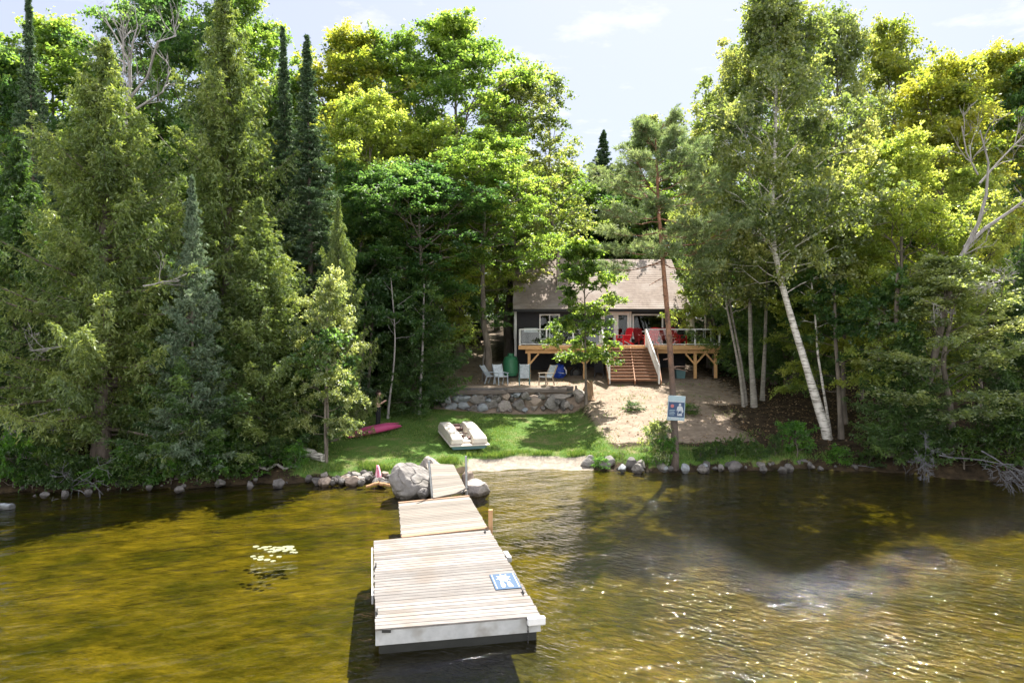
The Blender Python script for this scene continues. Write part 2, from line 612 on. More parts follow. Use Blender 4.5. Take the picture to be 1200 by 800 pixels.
def pine(seed, path, R, t0, nl, r0):
    rng = np.random.default_rng(seed)
    P = np.asarray(path, float)
    tb = MB()
    trunk_tube(tb, P, r0, 0.03, n=10, k=24, flare=1.25)
    tufts = []
    for i in range(16):
        t = 0.16 + (t0 - 0.14) * rng.random()
        p = sample_path(P, t)
        az = rng.random() * 6.28
        ln = rng.choice([0.12, 0.16, 0.3, 0.6])
        d = np.array([math.cos(az), math.sin(az), rng.normal(0.0, 0.25)])
        tb.tube([p, p + d * ln * 0.5, p + d * ln + np.array([0, 0, -0.06 * ln])], [0.045 if ln < 0.2 else 0.02, 0.02, 0.008], 5, caps=True)
    for i in range(nl):
        u = (i + rng.random() * 0.6) / nl
        t = t0 + (1 - t0) * u * 0.98
        p = sample_path(P, t)
        az = i * 2.39996 + rng.normal(0, 0.3)
        ln = R * (0.55 + 0.45 * math.sin(PI * min(1, u + 0.22))) * (1 - 0.5 * u ** 3) * rng.uniform(0.7, 1.15)
        el = -0.12 + 0.9 * u ** 1.5 + rng.normal(0, 0.12)
        d = np.array([math.cos(az) * math.cos(el), math.sin(az) * math.cos(el), math.sin(el)])
        q = np.linspace(0, 1, 7)
        pts = p + d[None] * (ln * q)[:, None]
        pts[:, 2] += 0.16 * ln * q ** 2 - 0.06 * ln * np.sin(q * PI)
        pts[1:] += rng.normal(0, 0.03, (6, 3))
        rl = 0.009 * ln + 0.007
        tb.tube(pts, np.linspace(rl, 0.008, 7), 5, caps=False)
        ct = 0.5 + rng.normal(0, 0.12)
        for s in range(11):
            f = 0.38 + 0.62 * (s + rng.random()) / 11
            b = np.array([np.interp(f, q, pts[:, k]) for k in range(3)])
            a2 = az + (1 if s % 2 else -1) * rng.uniform(0.4, 1.2)
            l2 = ln * 0.3 * (1.25 - f) + 0.22
            d2 = np.array([math.cos(a2), math.sin(a2), rng.normal(0.18, 0.15)])
            e = b + d2 * l2
            tb.tube([b, (b + e) / 2, e], [0.012, 0.009, 0.005], 4, caps=False)
            for g in (0.4, 0.7, 1.0):
                c2 = b + d2 * l2 * g
                for w in range(2):
                    tufts.append((c2 + rng.normal(0, 0.07, 3), unit(d2 + rng.normal(0, 0.6, 3)), ct + rng.normal(0, 0.1)))
    S = np.array([a[0] for a in tufts])
    D = np.array([a[1] for a in tufts])
    Ct = np.array([a[2] for a in tufts])
    per = 26
    axis = unit(D[:, None] * 0.9 + rng.normal(0, 0.65, (len(S), per, 3)) + np.array([0, 0, 0.2]))
    Ln = rng.uniform(0.12, 0.22, (len(S), per))
    C = S[:, None] + axis * (Ln * 0.5)[..., None] + D[:, None] * rng.uniform(-.1, .1, (len(S), per))[..., None]
    nrm = rng.normal(0, 1, C.shape)
    V = leaf_quads(C.reshape(-1, 3), axis.reshape(-1, 3), nrm.reshape(-1, 3), Ln.reshape(-1), 0.022, rng)
    tint = np.clip(Ct[:, None] + rng.normal(0, 0.12, (len(S), per)), 0, 1).reshape(-1)
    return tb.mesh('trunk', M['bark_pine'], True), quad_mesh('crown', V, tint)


def branching(mb, rng, p, d, ln, r, depth, spread=0.6, up=0.1, kids=(2, 4), n=6, shrink=0.62):
    k = 5
    pts = [np.array(p, float)]
    dd = np.array(d, float)
    for i in range(k):
        dd = unit(dd + rng.normal(0, 0.13, 3) + np.array([0, 0, up * 0.2]))
        pts.append(pts[-1] + dd * ln / k)
    pts = np.array(pts)
    mb.tube(pts, np.linspace(r, max(r * 0.5, 0.005), k + 1), n if depth > 1 else 4, caps=False)
    if depth <= 0:
        return
    for c in range(rng.integers(kids[0], kids[1] + 1)):
        f = rng.uniform(0.3, 1.0)
        b = np.array([np.interp(f, np.linspace(0, 1, k + 1), pts[:, j]) for j in range(3)])
        nd = unit(dd + rng.normal(0, spread, 3) + np.array([0, 0, up]))
        branching(mb, rng, b, nd, ln * shrink * rng.uniform(0.7, 1.2), max(0.006, r * 0.5 * (1.2 - 0.4 * f)), depth - 1, spread, up, kids, n, shrink)


def plant_tree(name, meshes, loc, rz=0.0, scale=(1, 1, 1), leaf='leaf_maple', bark=None, label='', cat='tree', group=None):
    root = empty(name, loc, rz, label, cat, group)
    root.scale = scale
    t = link(bpy.data.objects.new('trunk', meshes[0]), root)
    if bark:
        t.material_slots[0].link = 'OBJECT'
        t.material_slots[0].material = M[bark]
    c = bpy.data.objects.new('crown', meshes[1])
    if not meshes[1].materials:
        meshes[1].materials.append(None)
    link(c, root)
    c.material_slots[0].link = 'OBJECT'
    c.material_slots[0].material = M[leaf]
    return root


# ------------------------------------------------------------------ sky, sun, camera
SUN_AZ, SUN_EL = RAD(20), RAD(55)       # azimuth clockwise from +Y
w = bpy.data.worlds.new('World')
SC.world = w
w.use_nodes = True
nt = w.node_tree
nt.nodes.clear()
wo = N(nt, 'ShaderNodeOutputWorld')
bg = N(nt, 'ShaderNodeBackground', Strength=0.077)
sky = N(nt, 'ShaderNodeTexSky', sky_type='NISHITA', sun_disc=False, sun_elevation=SUN_EL, sun_rotation=SUN_AZ, air_density=1.0, dust_density=2.0, ozone_density=1.2, altitude=200)
tc = N(nt, 'ShaderNodeTexCoord')
sep = N(nt, 'ShaderNodeSeparateXYZ')
L(nt, tc.outputs['Generated'], sep.inputs[0])
# cloud layer: project the view direction on a flat layer
zc = N(nt, 'ShaderNodeMath', operation='MAXIMUM')
L(nt, sep.outputs['Z'], zc.inputs[0])
zc.inputs[1].default_value = 0.05
dx = N(nt, 'ShaderNodeMath', operation='DIVIDE')
L(nt, sep.outputs['X'], dx.inputs[0])
L(nt, zc.outputs[0], dx.inputs[1])
dy = N(nt, 'ShaderNodeMath', operation='DIVIDE')
L(nt, sep.outputs['Y'], dy.inputs[0])
L(nt, zc.outputs[0], dy.inputs[1])
cmb = N(nt, 'ShaderNodeCombineXYZ')
L(nt, dx.outputs[0], cmb.inputs[0])
L(nt, dy.outputs[0], cmb.inputs[1])
cl = N(nt, 'ShaderNodeTexNoise', Scale=2.6, Detail=9, Roughness=0.6)
L(nt, cmb.outputs[0], cl.inputs['Vector'])
# added bright cloud bank, out of view behind the camera, fills shaded fronts
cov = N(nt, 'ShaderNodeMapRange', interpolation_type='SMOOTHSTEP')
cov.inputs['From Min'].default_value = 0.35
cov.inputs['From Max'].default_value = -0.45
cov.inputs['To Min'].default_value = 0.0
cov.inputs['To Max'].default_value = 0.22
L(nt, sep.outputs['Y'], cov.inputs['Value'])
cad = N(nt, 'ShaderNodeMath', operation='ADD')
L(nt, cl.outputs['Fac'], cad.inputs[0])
low = N(nt, 'ShaderNodeMapRange', interpolation_type='SMOOTHSTEP')   # fill cloud kept low, to light upright faces more than level ones
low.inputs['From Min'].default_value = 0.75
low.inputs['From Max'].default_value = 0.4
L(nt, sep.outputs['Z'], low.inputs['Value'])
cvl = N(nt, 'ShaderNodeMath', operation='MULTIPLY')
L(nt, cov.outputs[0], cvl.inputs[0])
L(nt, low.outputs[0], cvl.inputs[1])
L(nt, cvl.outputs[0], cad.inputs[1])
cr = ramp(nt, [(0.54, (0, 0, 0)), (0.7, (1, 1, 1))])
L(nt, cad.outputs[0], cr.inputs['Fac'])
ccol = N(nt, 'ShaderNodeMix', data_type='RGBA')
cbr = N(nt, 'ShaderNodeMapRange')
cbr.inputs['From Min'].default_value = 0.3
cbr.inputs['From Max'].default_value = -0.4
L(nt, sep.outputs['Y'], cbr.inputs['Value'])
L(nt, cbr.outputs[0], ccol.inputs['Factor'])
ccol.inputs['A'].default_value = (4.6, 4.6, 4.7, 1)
ccol.inputs['B'].default_value = (14.5, 14.3, 14.0, 1)       # brightness of the unseen added cloud, raised as front fill
veil = N(nt, 'ShaderNodeMix', data_type='RGBA')
veil.inputs['Factor'].default_value = 0.78
L(nt, sky.outputs[0], veil.inputs['A'])
veil.inputs['B'].default_value = (2.9, 3.05, 3.85, 1)
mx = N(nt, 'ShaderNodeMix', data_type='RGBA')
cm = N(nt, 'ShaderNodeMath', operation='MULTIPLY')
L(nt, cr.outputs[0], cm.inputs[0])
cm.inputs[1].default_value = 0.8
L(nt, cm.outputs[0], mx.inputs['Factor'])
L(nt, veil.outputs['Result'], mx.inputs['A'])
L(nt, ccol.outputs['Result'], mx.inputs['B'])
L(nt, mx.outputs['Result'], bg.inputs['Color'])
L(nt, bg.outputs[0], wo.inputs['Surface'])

sd = bpy.data.lights.new('sun', 'SUN')
sd.energy = 5.0
sd.angle = RAD(0.53)
sd.color = (1.0, 0.95, 0.86)
so = bpy.data.objects.new('sun', sd)
link(so)
to_sun = Vector((math.sin(SUN_AZ) * math.cos(SUN_EL), math.cos(SUN_AZ) * math.cos(SUN_EL), math.sin(SUN_EL)))
so.rotation_euler = to_sun.to_track_quat('Z', 'Y').to_euler()
so.location = (20, 30, 60)

cd = bpy.data.cameras.new('camera')
cd.sensor_width = 36
cd.lens = 24
cd.shift_y = -4 / 1200
cd.clip_end = 2000
co = bpy.data.objects.new('camera', cd)
co.location = (0, 0, CAMH)
co.rotation_euler = (RAD(90), 0, 0)
link(co)
SC.camera = co
SC.view_settings.view_transform = 'Standard'
SC.view_settings.look = 'None'
SC.view_settings.exposure = 1.75
SC.view_settings.gamma = 1
SC.render.engine = 'CYCLES'
cy = SC.cycles
cy.max_bounces = 8
cy.diffuse_bounces = 5
cy.glossy_bounces = 3
cy.transmission_bounces = 4
cy.transparent_max_bounces = 10
cy.sample_clamp_indirect = 4.0
cy.use_denoising = True
cy.caustics_reflective = False
cy.caustics_refractive = False


# ------------------------------------------------------------------ ground
def axis_steps(lo, a, b, hi, fine, grow=1.22):
    mid = list(np.arange(a, b + 1e-6, fine))
    s, v, right = fine, b, []
    while v < hi:
        s *= grow
        v += s
        right.append(v)
    s, v, left = fine, a, []
    while v > lo:
        s *= grow
        v -= s
        left.append(v)
    return np.array(left[::-1] + mid + right)


def zones(x, y):
    """weights of lawn, dirt, sand, bed at a point (1-D arrays)"""
    d = y - shore(x)
    px = 600 + x / y * FPX
    lawn = sstep(-8.4, -7.0, x) * (1 - sstep(3.0, 4.4, x + 0.5 * (y - 31) * 0.2)) * (1 - sstep(34.2, 35.0, y)) * (d > 0.3)
    right_grass = sstep(3.2, 5, x) * (1 - sstep(10.5, 13, x)) * (1 - sstep(27.2, 28.2, y)) * 0.75 * (d > .3)
    sand = sstep(-2.0, -1.4, x) * (1 - sstep(2.8, 3.3, x)) * (1 - sstep(0.85, 1.2, d))
    dirt = sstep(-4.6, -3.6, x) * (1 - sstep(9.5, 14.5, x)) * sstep(33.8, 35.2, y) * (1 - sstep(46, 50, y))
    dirt = np.maximum(dirt, sstep(3.0, 4.4, x) * (1 - sstep(8.5, 11.5, x)) * sstep(27.6, 28.6, y) * (1 - sstep(46, 50, y)))
    track = (1 - sstep(1.0, 2.2, np.abs(x + 2.4 + (y - 40) * 0.02))) * sstep(36, 38, y) * (1 - sstep(62, 70, y)) * 0.6
    dirt = np.maximum(dirt, track)
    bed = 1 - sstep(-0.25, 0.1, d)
    return np.maximum(lawn, right_grass), dirt, sand, bed


def build_ground():
    xs = axis_steps(-260, -20, 20, 260, 0.25)
    ys = axis_steps(-60, 6, 46, 420, 0.25)
    nx, ny = len(xs), len(ys)
    XX, YY = np.meshgrid(xs, ys)
    x, y = XX.ravel(), YY.ravel()
    z = ground(x, y)
    rng = np.random.default_rng(3)
    rough = np.array([noise.noise(Vector((a * 0.45, b * 0.45, 0))) + 0.5 * noise.noise(Vector((a * 1.4, b * 1.4, 5))) for a, b in zip(x, y)])
    z = z + rough * np.where(y - shore(x) > 1.0, 0.055, 0.02)
    V = np.stack([x, y, z], 1)
    me = bpy.data.meshes.new('ground')
    me.vertices.add(len(V))
    me.vertices.foreach_set('co', V.reshape(-1).astype(np.float32))
    i = np.arange(nx * ny).reshape(ny, nx)
    F = np.stack([i[:-1, :-1], i[:-1, 1:], i[1:, 1:], i[1:, :-1]], -1).reshape(-1, 4)
    me.loops.add(F.size)
    me.loops.foreach_set('vertex_index', F.reshape(-1).astype(np.int32))
    me.polygons.add(len(F))
    me.polygons.foreach_set('loop_start', np.arange(0, F.size, 4, dtype=np.int32))
    me.polygons.foreach_set('loop_total', np.full(len(F), 4, np.int32))
    me.polygons.foreach_set('use_smooth', np.ones(len(F), bool))
    me.update(calc_edges=True)
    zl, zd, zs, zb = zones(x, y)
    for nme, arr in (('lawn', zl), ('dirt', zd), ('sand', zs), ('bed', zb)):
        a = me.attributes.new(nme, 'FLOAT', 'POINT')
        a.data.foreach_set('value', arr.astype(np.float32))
    m, nt, out = new_mat('ground')
    p = N(nt, 'ShaderNodeBsdfPrincipled', Roughness=0.95)
    p.inputs['Specular IOR Level'].default_value = 0.1
    tc = N(nt, 'ShaderNodeTexCoord')

    def nz(scale, detail=6, rough=0.65, st=None):
        n = N(nt, 'ShaderNodeTexNoise', Scale=scale, Detail=detail, Roughness=rough)
        if st:
            mp = N(nt, 'ShaderNodeMapping')
            mp.inputs['Scale'].default_value = st
            mp.inputs['Rotation'].default_value = (0, 0, 0.4)
            L(nt, tc.outputs['Object'], mp.inputs['Vector'])
            L(nt, mp.outputs[0], n.inputs['Vector'])
        else:
            L(nt, tc.outputs['Object'], n.inputs['Vector'])
        return n

    def tone(n, a, b, lo=0.35, hi=0.65):
        r = ramp(nt, [(lo, a), (hi, b)])
        L(nt, n.outputs['Fac'], r.inputs['Fac'])
        return r.outputs[0]

    forest = tone(nz(2.6, 8), (0.018, 0.014, 0.01), (0.07, 0.05, 0.03))
    dirt = tone(nz(1.9, 11, 0.78), (0.15, 0.112, 0.084), (0.325, 0.26, 0.2), 0.28, 0.66)
    lawn = tone(nz(1.0, 8, 0.75), (0.19, 0.17, 0.08), (0.075, 0.14, 0.028), 0.34, 0.5)
    sand = tone(nz(5, 7), (0.2, 0.17, 0.14), (0.33, 0.29, 0.24))
    bed_a = tone(nz(2.2, 12, 0.82, (0.8, 1.7, 1)), (0.024, 0.028, 0.01), (0.5, 0.42, 0.14), 0.3, 0.72)  # bed tones; strong mottling paints in rippled light from the waves
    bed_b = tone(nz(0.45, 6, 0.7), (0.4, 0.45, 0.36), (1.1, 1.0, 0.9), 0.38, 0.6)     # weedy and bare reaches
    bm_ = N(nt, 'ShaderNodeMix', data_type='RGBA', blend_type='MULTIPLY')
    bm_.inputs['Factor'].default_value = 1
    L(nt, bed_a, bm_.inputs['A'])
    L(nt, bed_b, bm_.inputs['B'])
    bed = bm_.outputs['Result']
    brk = nz(3.2, 8, 0.75)

    def weight(attr, soft=0.5):
        a = N(nt, 'ShaderNodeAttribute', attribute_name=attr)
        s = N(nt, 'ShaderNodeMath', operation='MULTIPLY_ADD')
        L(nt, brk.outputs['Fac'], s.inputs[0])
        s.inputs[1].default_value = soft * 2
        s2 = N(nt, 'ShaderNodeMath', operation='SUBTRACT')
        L(nt, a.outputs['Fac'], s2.inputs[0])
        s2.inputs[1].default_value = soft
        L(nt, s2.outputs[0], s.inputs[2])
        r = ramp(nt, [(0.38, (0, 0, 0)), (0.62, (1, 1, 1))])
        L(nt, s.outputs[0], r.inputs['Fac'])
        return r.outputs[0]

    col = forest
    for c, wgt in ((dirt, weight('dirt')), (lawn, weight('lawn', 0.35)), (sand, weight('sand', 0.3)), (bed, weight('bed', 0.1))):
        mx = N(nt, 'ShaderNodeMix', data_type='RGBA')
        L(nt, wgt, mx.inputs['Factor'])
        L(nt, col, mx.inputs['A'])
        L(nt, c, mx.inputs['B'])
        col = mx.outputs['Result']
    L(nt, col, p.inputs['Base Color'])
    b = N(nt, 'ShaderNodeBump', Strength=0.6, Distance=0.05)
    L(nt, nz(9, 8, 0.7).outputs['Fac'], b.inputs['Height'])
    L(nt, b.outputs[0], p.inputs['Normal'])
    L(nt, p.outputs[0], out.inputs['Surface'])
    me.materials.append(m)
    o = link(bpy.data.objects.new('ground', me))
    tag(o, kind='structure')


build_ground()


# ------------------------------------------------------------------ lake
def build_water():
    m, nt, out = new_mat('water')
    tc = N(nt, 'ShaderNodeTexCoord')

    def nz(scale, st, rot, detail=3, rough=0.5, dist=0.0):
        mp = N(nt, 'ShaderNodeMapping')
        mp.vector_type = 'TEXTURE'
        mp.inputs['Scale'].default_value = (1 / st[0], 1 / st[1], 1 / st[2])
        mp.inputs['Rotation'].default_value = (0, 0, rot)
        L(nt, tc.outputs['Object'], mp.inputs['Vector'])
        n = N(nt, 'ShaderNodeTexNoise', Scale=scale, Detail=detail, Roughness=rough, Distortion=dist)
        L(nt, mp.outputs[0], n.inputs['Vector'])
        return n.outputs['Fac']

    def math_(op, a, b):
        n = N(nt, 'ShaderNodeMath', operation=op)
        for i, v in enumerate((a, b)):
            if isinstance(v, (int, float)):
                n.inputs[i].default_value = v
            else:
                L(nt, v, n.inputs[i])
        return n.outputs[0]

    big = nz(0.5, (1, 2.6, 1), RAD(24), 2)
    mid_r = nz(3.0, (1, 2.2, 1), RAD(-34), 3, 0.55, 0.5)
    mid_l = nz(2.0, (1, 2.4, 1), RAD(20), 3, 0.55, 0.4)
    fine = nz(9.5, (1, 1.7, 1), RAD(-28), 3, 0.6, 0.3)
    # wind reaches the open right side more than the sheltered left
    sep = N(nt, 'ShaderNodeSeparateXYZ')
    L(nt, tc.outputs['Object'], sep.inputs[0])
    mr = N(nt, 'ShaderNodeMapRange')
    mr.inputs['From Min'].default_value = -5
    mr.inputs['From Max'].default_value = 3
    mr.inputs['To Min'].default_value = 0.6
    mr.inputs['To Max'].default_value = 1.0
    L(nt, sep.outputs['X'], mr.inputs['Value'])
    patch = nz(0.16, (1, 1.6, 1), 0.3, 2)
    pr = N(nt, 'ShaderNodeMapRange')
    pr.inputs['From Min'].default_value = 0.35
    pr.inputs['From Max'].default_value = 0.65
    pr.inputs['To Min'].default_value = 0.55
    pr.inputs['To Max'].default_value = 1.15
    L(nt, patch, pr.inputs['Value'])
    wind = math_('MULTIPLY', mr.outputs[0], pr.outputs[0])
    sel = N(nt, 'ShaderNodeMapRange')
    sel.inputs['From Min'].default_value = -4
    sel.inputs['From Max'].default_value = 1
    L(nt, sep.outputs['X'], sel.inputs['Value'])
    mixw = N(nt, 'ShaderNodeMix', data_type='FLOAT')
    L(nt, sel.outputs[0], mixw.inputs['Factor'])
    L(nt, mid_l, mixw.inputs['A'])
    L(nt, mid_r, mixw.inputs['B'])
    h = math_('ADD', math_('MULTIPLY', big, 0.13), math_('MULTIPLY', wind, math_('ADD', math_('MULTIPLY', mixw.outputs['Result'], 0.08), math_('MULTIPLY', fine, 0.018))))
    bump = N(nt, 'ShaderNodeBump', Strength=1.0, Distance=1.0)
    L(nt, h, bump.inputs['Height'])
    fr = N(nt, 'ShaderNodeFresnel', IOR=1.33)
    L(nt, bump.outputs[0], fr.inputs['Normal'])
    tr = N(nt, 'ShaderNodeBsdfTransparent')
    tr.inputs['Color'].default_value = (0.53, 0.52, 0.21, 1)
    gl = N(nt, 'ShaderNodeBsdfGlossy', Roughness=0.035)
    gl.inputs['Color'].default_value = (1, 1, 1, 1)
    L(nt, bump.outputs[0], gl.inputs['Normal'])
    mx = N(nt, 'ShaderNodeMixShader')
    L(nt, fr.outputs[0], mx.inputs[0])
    L(nt, tr.outputs[0], mx.inputs[1])
    L(nt, gl.outputs[0], mx.inputs[2])
    L(nt, mx.outputs[0], out.inputs['Surface'])
    mb = MB()
    mb.add([(-260, -60, 0), (260, -60, 0), (260, 34, 0), (-260, 34, 0)], [(0, 1, 2, 3)])
    o = mb.build('lake_water', m)
    tag(o, kind='structure')


build_water()

# ------------------------------------------------------------------ materials of built things
M['dock_wood'] = solid('dock_wood', (0.25, 0.232, 0.22), (0.125, 0.113, 0.105), 3.4, 0.85, 0.35, stretch=(0.7, 7, 1), grime=((0.17, 0.145, 0.125), 1.3))
M['dock_wood_new'] = solid('dock_wood_new', (0.225, 0.2, 0.172), (0.155, 0.132, 0.112), 2.6, 0.85, 0.3, stretch=(0.6, 7, 1))
M['dock_edge_brown'] = solid('dock_edge_brown', (0.3, 0.19, 0.12), (0.2, 0.12, 0.07), 3, 0.85, 0.3)
M['white_paint'] = solid('white_paint', (0.5, 0.51, 0.52), (0.36, 0.37, 0.38), 3, 0.6, 0.15, grime=((0.27, 0.26, 0.24), 2.2))
M['trim_white'] = solid('trim_white', (0.8, 0.8, 0.8), (0.72, 0.72, 0.72), 3, 0.5, 0.05)
M['black_float'] = solid('black_float', (0.02, 0.022, 0.022), (0.012, 0.014, 0.014), 4, 0.5, 0.1)
M['steel'] = solid('steel', (0.4, 0.42, 0.44), (0.25, 0.27, 0.29), 8, 0.4, 0.1, metal=0.8)
M['dark_metal'] = solid('dark_metal', (0.06, 0.06, 0.065), (0.03, 0.03, 0.03), 8, 0.5, 0.1, metal=0.5)
M['sign_blue'] = solid('sign_blue', (0.022, 0.07, 0.15), (0.018, 0.058, 0.13), 5, 0.5, 0.03)
M['sign_white'] = solid('sign_white', (0.45, 0.48, 0.5), (0.36, 0.39, 0.42), 9, 0.55, 0.02)
M['sign_navy'] = solid('sign_navy', (0.03, 0.06, 0.13), (0.025, 0.05, 0.11), 5, 0.45, 0.02)
M['sign_pale'] = solid('sign_pale', (0.32, 0.42, 0.45), (0.26, 0.36, 0.4), 6, 0.5, 0.02)
M['sign_red'] = solid('sign_red', (0.45, 0.16, 0.16), (0.35, 0.1, 0.1), 6, 0.5, 0.02)
M['siding'] = solid('siding', (0.028, 0.028, 0.032), (0.018, 0.018, 0.022), 3, 0.7, 0.1, stretch=(1, 1, 8))
M['shingle'] = solid('shingle', (0.3, 0.24, 0.205), (0.205, 0.16, 0.135), 3.5, 0.95, 0.5, bscale=30, grime=((0.33, 0.28, 0.25), 0.6))
M['chimney'] = solid('chimney', (0.42, 0.36, 0.335), (0.33, 0.28, 0.26), 4, 0.9, 0.3)
M['deck_wood'] = solid('deck_wood', (0.72, 0.44, 0.2), (0.58, 0.33, 0.15), 3, 0.75, 0.2, stretch=(1, 4, 4))
M['deck_top'] = solid('deck_top', (0.5, 0.33, 0.2), (0.36, 0.22, 0.13), 3, 0.8, 0.2)
M['stair_wood'] = solid('stair_wood', (0.5, 0.28, 0.17), (0.36, 0.18, 0.11), 3, 0.8, 0.2, stretch=(1, 4, 4))
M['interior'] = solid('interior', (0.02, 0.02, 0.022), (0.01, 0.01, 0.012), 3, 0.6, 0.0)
M['red_plastic'] = solid('red_plastic', (0.55, 0.02, 0.035), (0.45, 0.015, 0.03), 3, 0.45, 0.05)
M['maroon_plastic'] = solid('maroon_plastic', (0.25, 0.012, 0.02), (0.2, 0.01, 0.015), 3, 0.45, 0.05)
M['grey_chair'] = solid('grey_chair', (0.36, 0.41, 0.46), (0.25, 0.29, 0.33), 5, 0.75, 0.2)
M['tan_chair'] = solid('tan_chair', (0.42, 0.34, 0.26), (0.3, 0.24, 0.18), 5, 0.75, 0.2)
M['green_chair'] = solid('green_chair', (0.12, 0.2, 0.19), (0.08, 0.14, 0.14), 5, 0.75, 0.2)
M['weave_grey'] = solid('weave_grey', (0.5, 0.54, 0.58), (0.28, 0.31, 0.35), 9, 0.8, 0.2)
M['green_tank'] = solid('green_tank', (0.06, 0.26, 0.13), (0.045, 0.2, 0.1), 2, 0.45, 0.05)
M['blue_tarp'] = solid('blue_tarp', (0.02, 0.07, 0.42), (0.012, 0.04, 0.28), 4, 0.5, 0.5)
M['black_rubber'] = solid('black_rubber', (0.015, 0.015, 0.016), (0.01, 0.01, 0.01), 5, 0.7, 0.1)
M['timber_old'] = solid('timber_old', (0.17, 0.14, 0.12), (0.09, 0.075, 0.07), 3, 0.9, 0.5, stretch=(0.5, 5, 5))
M['stump'] = solid('stump', (0.3, 0.2, 0.12), (0.16, 0.1, 0.06), 6, 0.9, 0.8, stretch=(2, 2, 0.4))
M['kayak'] = solid('kayak', (0.42, 0.065, 0.165), (0.34, 0.045, 0.13), 2, 0.35, 0.03)
M['boat_cream'] = solid('boat_cream', (0.6, 0.56, 0.49), (0.5, 0.46, 0.4), 2.5, 0.45, 0.05, grime=((0.5, 0.44, 0.36), 3))
M['boat_blue'] = solid('boat_blue', (0.2, 0.33, 0.38), (0.15, 0.27, 0.33), 3, 0.45, 0.05)
M['boat_brown'] = solid('boat_brown', (0.13, 0.06, 0.05), (0.07, 0.04, 0.035), 9, 0.7, 0.2)
M['pink_cloth'] = solid('pink_cloth', (0.75, 0.12, 0.28), (0.8, 0.6, 0.65), 7, 0.8, 0.3, stretch=(4, 1, 1))
M['orange_wood'] = solid('orange_wood', (0.5, 0.3, 0.15), (0.36, 0.2, 0.1), 5, 0.85, 0.3)
M['rock'] = solid('rock', (0.27, 0.25, 0.235), (0.15, 0.14, 0.13), 3.2, 0.9, 1.0, bscale=7, grime=((0.13, 0.12, 0.105), 2.1))
M['rock_pale'] = solid('rock_pale', (0.38, 0.34, 0.31), (0.24, 0.21, 0.195), 3.2, 0.9, 1.0, bscale=7, grime=((0.22, 0.2, 0.18), 2.6))
M['rock_blue'] = solid('rock_blue', (0.3, 0.33, 0.35), (0.19, 0.2, 0.215), 2.6, 0.9, 0.7, bscale=9)
M['rock_brown'] = solid('rock_brown', (0.34, 0.27, 0.22), (0.2, 0.155, 0.125), 2.6, 0.9, 0.7, bscale=9)
M['rock_dark'] = solid('rock_dark', (0.15, 0.14, 0.135), (0.07, 0.065, 0.06), 2.6, 0.85, 0.7, bscale=9)
M['skin'] = solid('skin', (0.58, 0.38, 0.29), (0.53, 0.33, 0.25), 5, 0.55, 0.02)
M['black_cloth'] = solid('black_cloth', (0.014, 0.014, 0.017), (0.01, 0.01, 0.012), 9, 0.85, 0.1)
M['hair'] = solid('hair', (0.035, 0.022, 0.015), (0.02, 0.013, 0.01), 12, 0.6, 0.3)
M['canvas'] = solid('canvas', (0.66, 0.62, 0.52), (0.56, 0.52, 0.44), 3, 0.85, 0.2)
M['car_paint'] = solid('car_paint', (0.03, 0.03, 0.035), (0.025, 0.025, 0.03), 2, 0.25, 0.0)
M['bin_teal'] = solid('bin_teal', (0.1, 0.2, 0.21), (0.08, 0.16, 0.17), 3, 0.5, 0.05)
M['wood_steps'] = solid('wood_steps', (0.3, 0.33, 0.34), (0.2, 0.22, 0.23), 4, 0.85, 0.3)


def lamp_mat(name, col):
    m, nt, out = new_mat(name)
    p = N(nt, 'ShaderNodeBsdfPrincipled', Roughness=0.2)
    p.inputs['Base Color'].default_value = (*col, 1)
    L(nt, p.outputs[0], out.inputs['Surface'])
    return m


M['tail_red'] = lamp_mat('tail_red', (0.6, 0.02, 0.02))
M['pale_plate'] = lamp_mat('pale_plate', (0.75, 0.75, 0.75))


def glass_mat(name, tint, refl=1.0):
    m, nt, out = new_mat(name)
    t = N(nt, 'ShaderNodeBsdfTransparent')
    t.inputs['Color'].default_value = (*tint, 1)
    g = N(nt, 'ShaderNodeBsdfGlossy', Roughness=0.02)
    f = N(nt, 'ShaderNodeFresnel', IOR=1.5)
    mul = N(nt, 'ShaderNodeMath', operation='MULTIPLY')
    L(nt, f.outputs[0], mul.inputs[0])
    mul.inputs[1].default_value = refl
    mx = N(nt, 'ShaderNodeMixShader')
    L(nt, mul.outputs[0], mx.inputs[0])
    L(nt, t.outputs[0], mx.inputs[1])
    L(nt, g.outputs[0], mx.inputs[2])
    L(nt, mx.outputs[0], out.inputs['Surface'])
    return m


M['rail_glass'] = glass_mat('rail_glass', (0.86, 0.9, 0.88), 0.9)
M['window_glass'] = glass_mat('window_glass', (0.4, 0.44, 0.45), 0.8)



def per_piece(m, lo, hi):
    """each board has weathered to a tone of its own"""
    nt = m.node_tree
    p = next(n for n in nt.nodes if n.type == 'BSDF_PRINCIPLED')
    src = p.inputs['Base Color'].links[0].from_socket
    ge = N(nt, 'ShaderNodeNewGeometry')
    mr = N(nt, 'ShaderNodeMapRange')
    mr.inputs['To Min'].default_value = lo
    mr.inputs['To Max'].default_value = hi
    L(nt, ge.outputs['Random Per Island'], mr.inputs['Value'])
    mx = N(nt, 'ShaderNodeMix', data_type='RGBA', blend_type='MULTIPLY')
    mx.inputs['Factor'].default_value = 1
    L(nt, src, mx.inputs['A'])
    L(nt, mr.outputs[0], mx.inputs['B'])
    L(nt, mx.outputs['Result'], p.inputs['Base Color'])


for k_ in ('dock_wood', 'dock_wood_new', 'deck_top', 'stair_wood'):
    per_piece(M[k_], 0.7, 1.2)


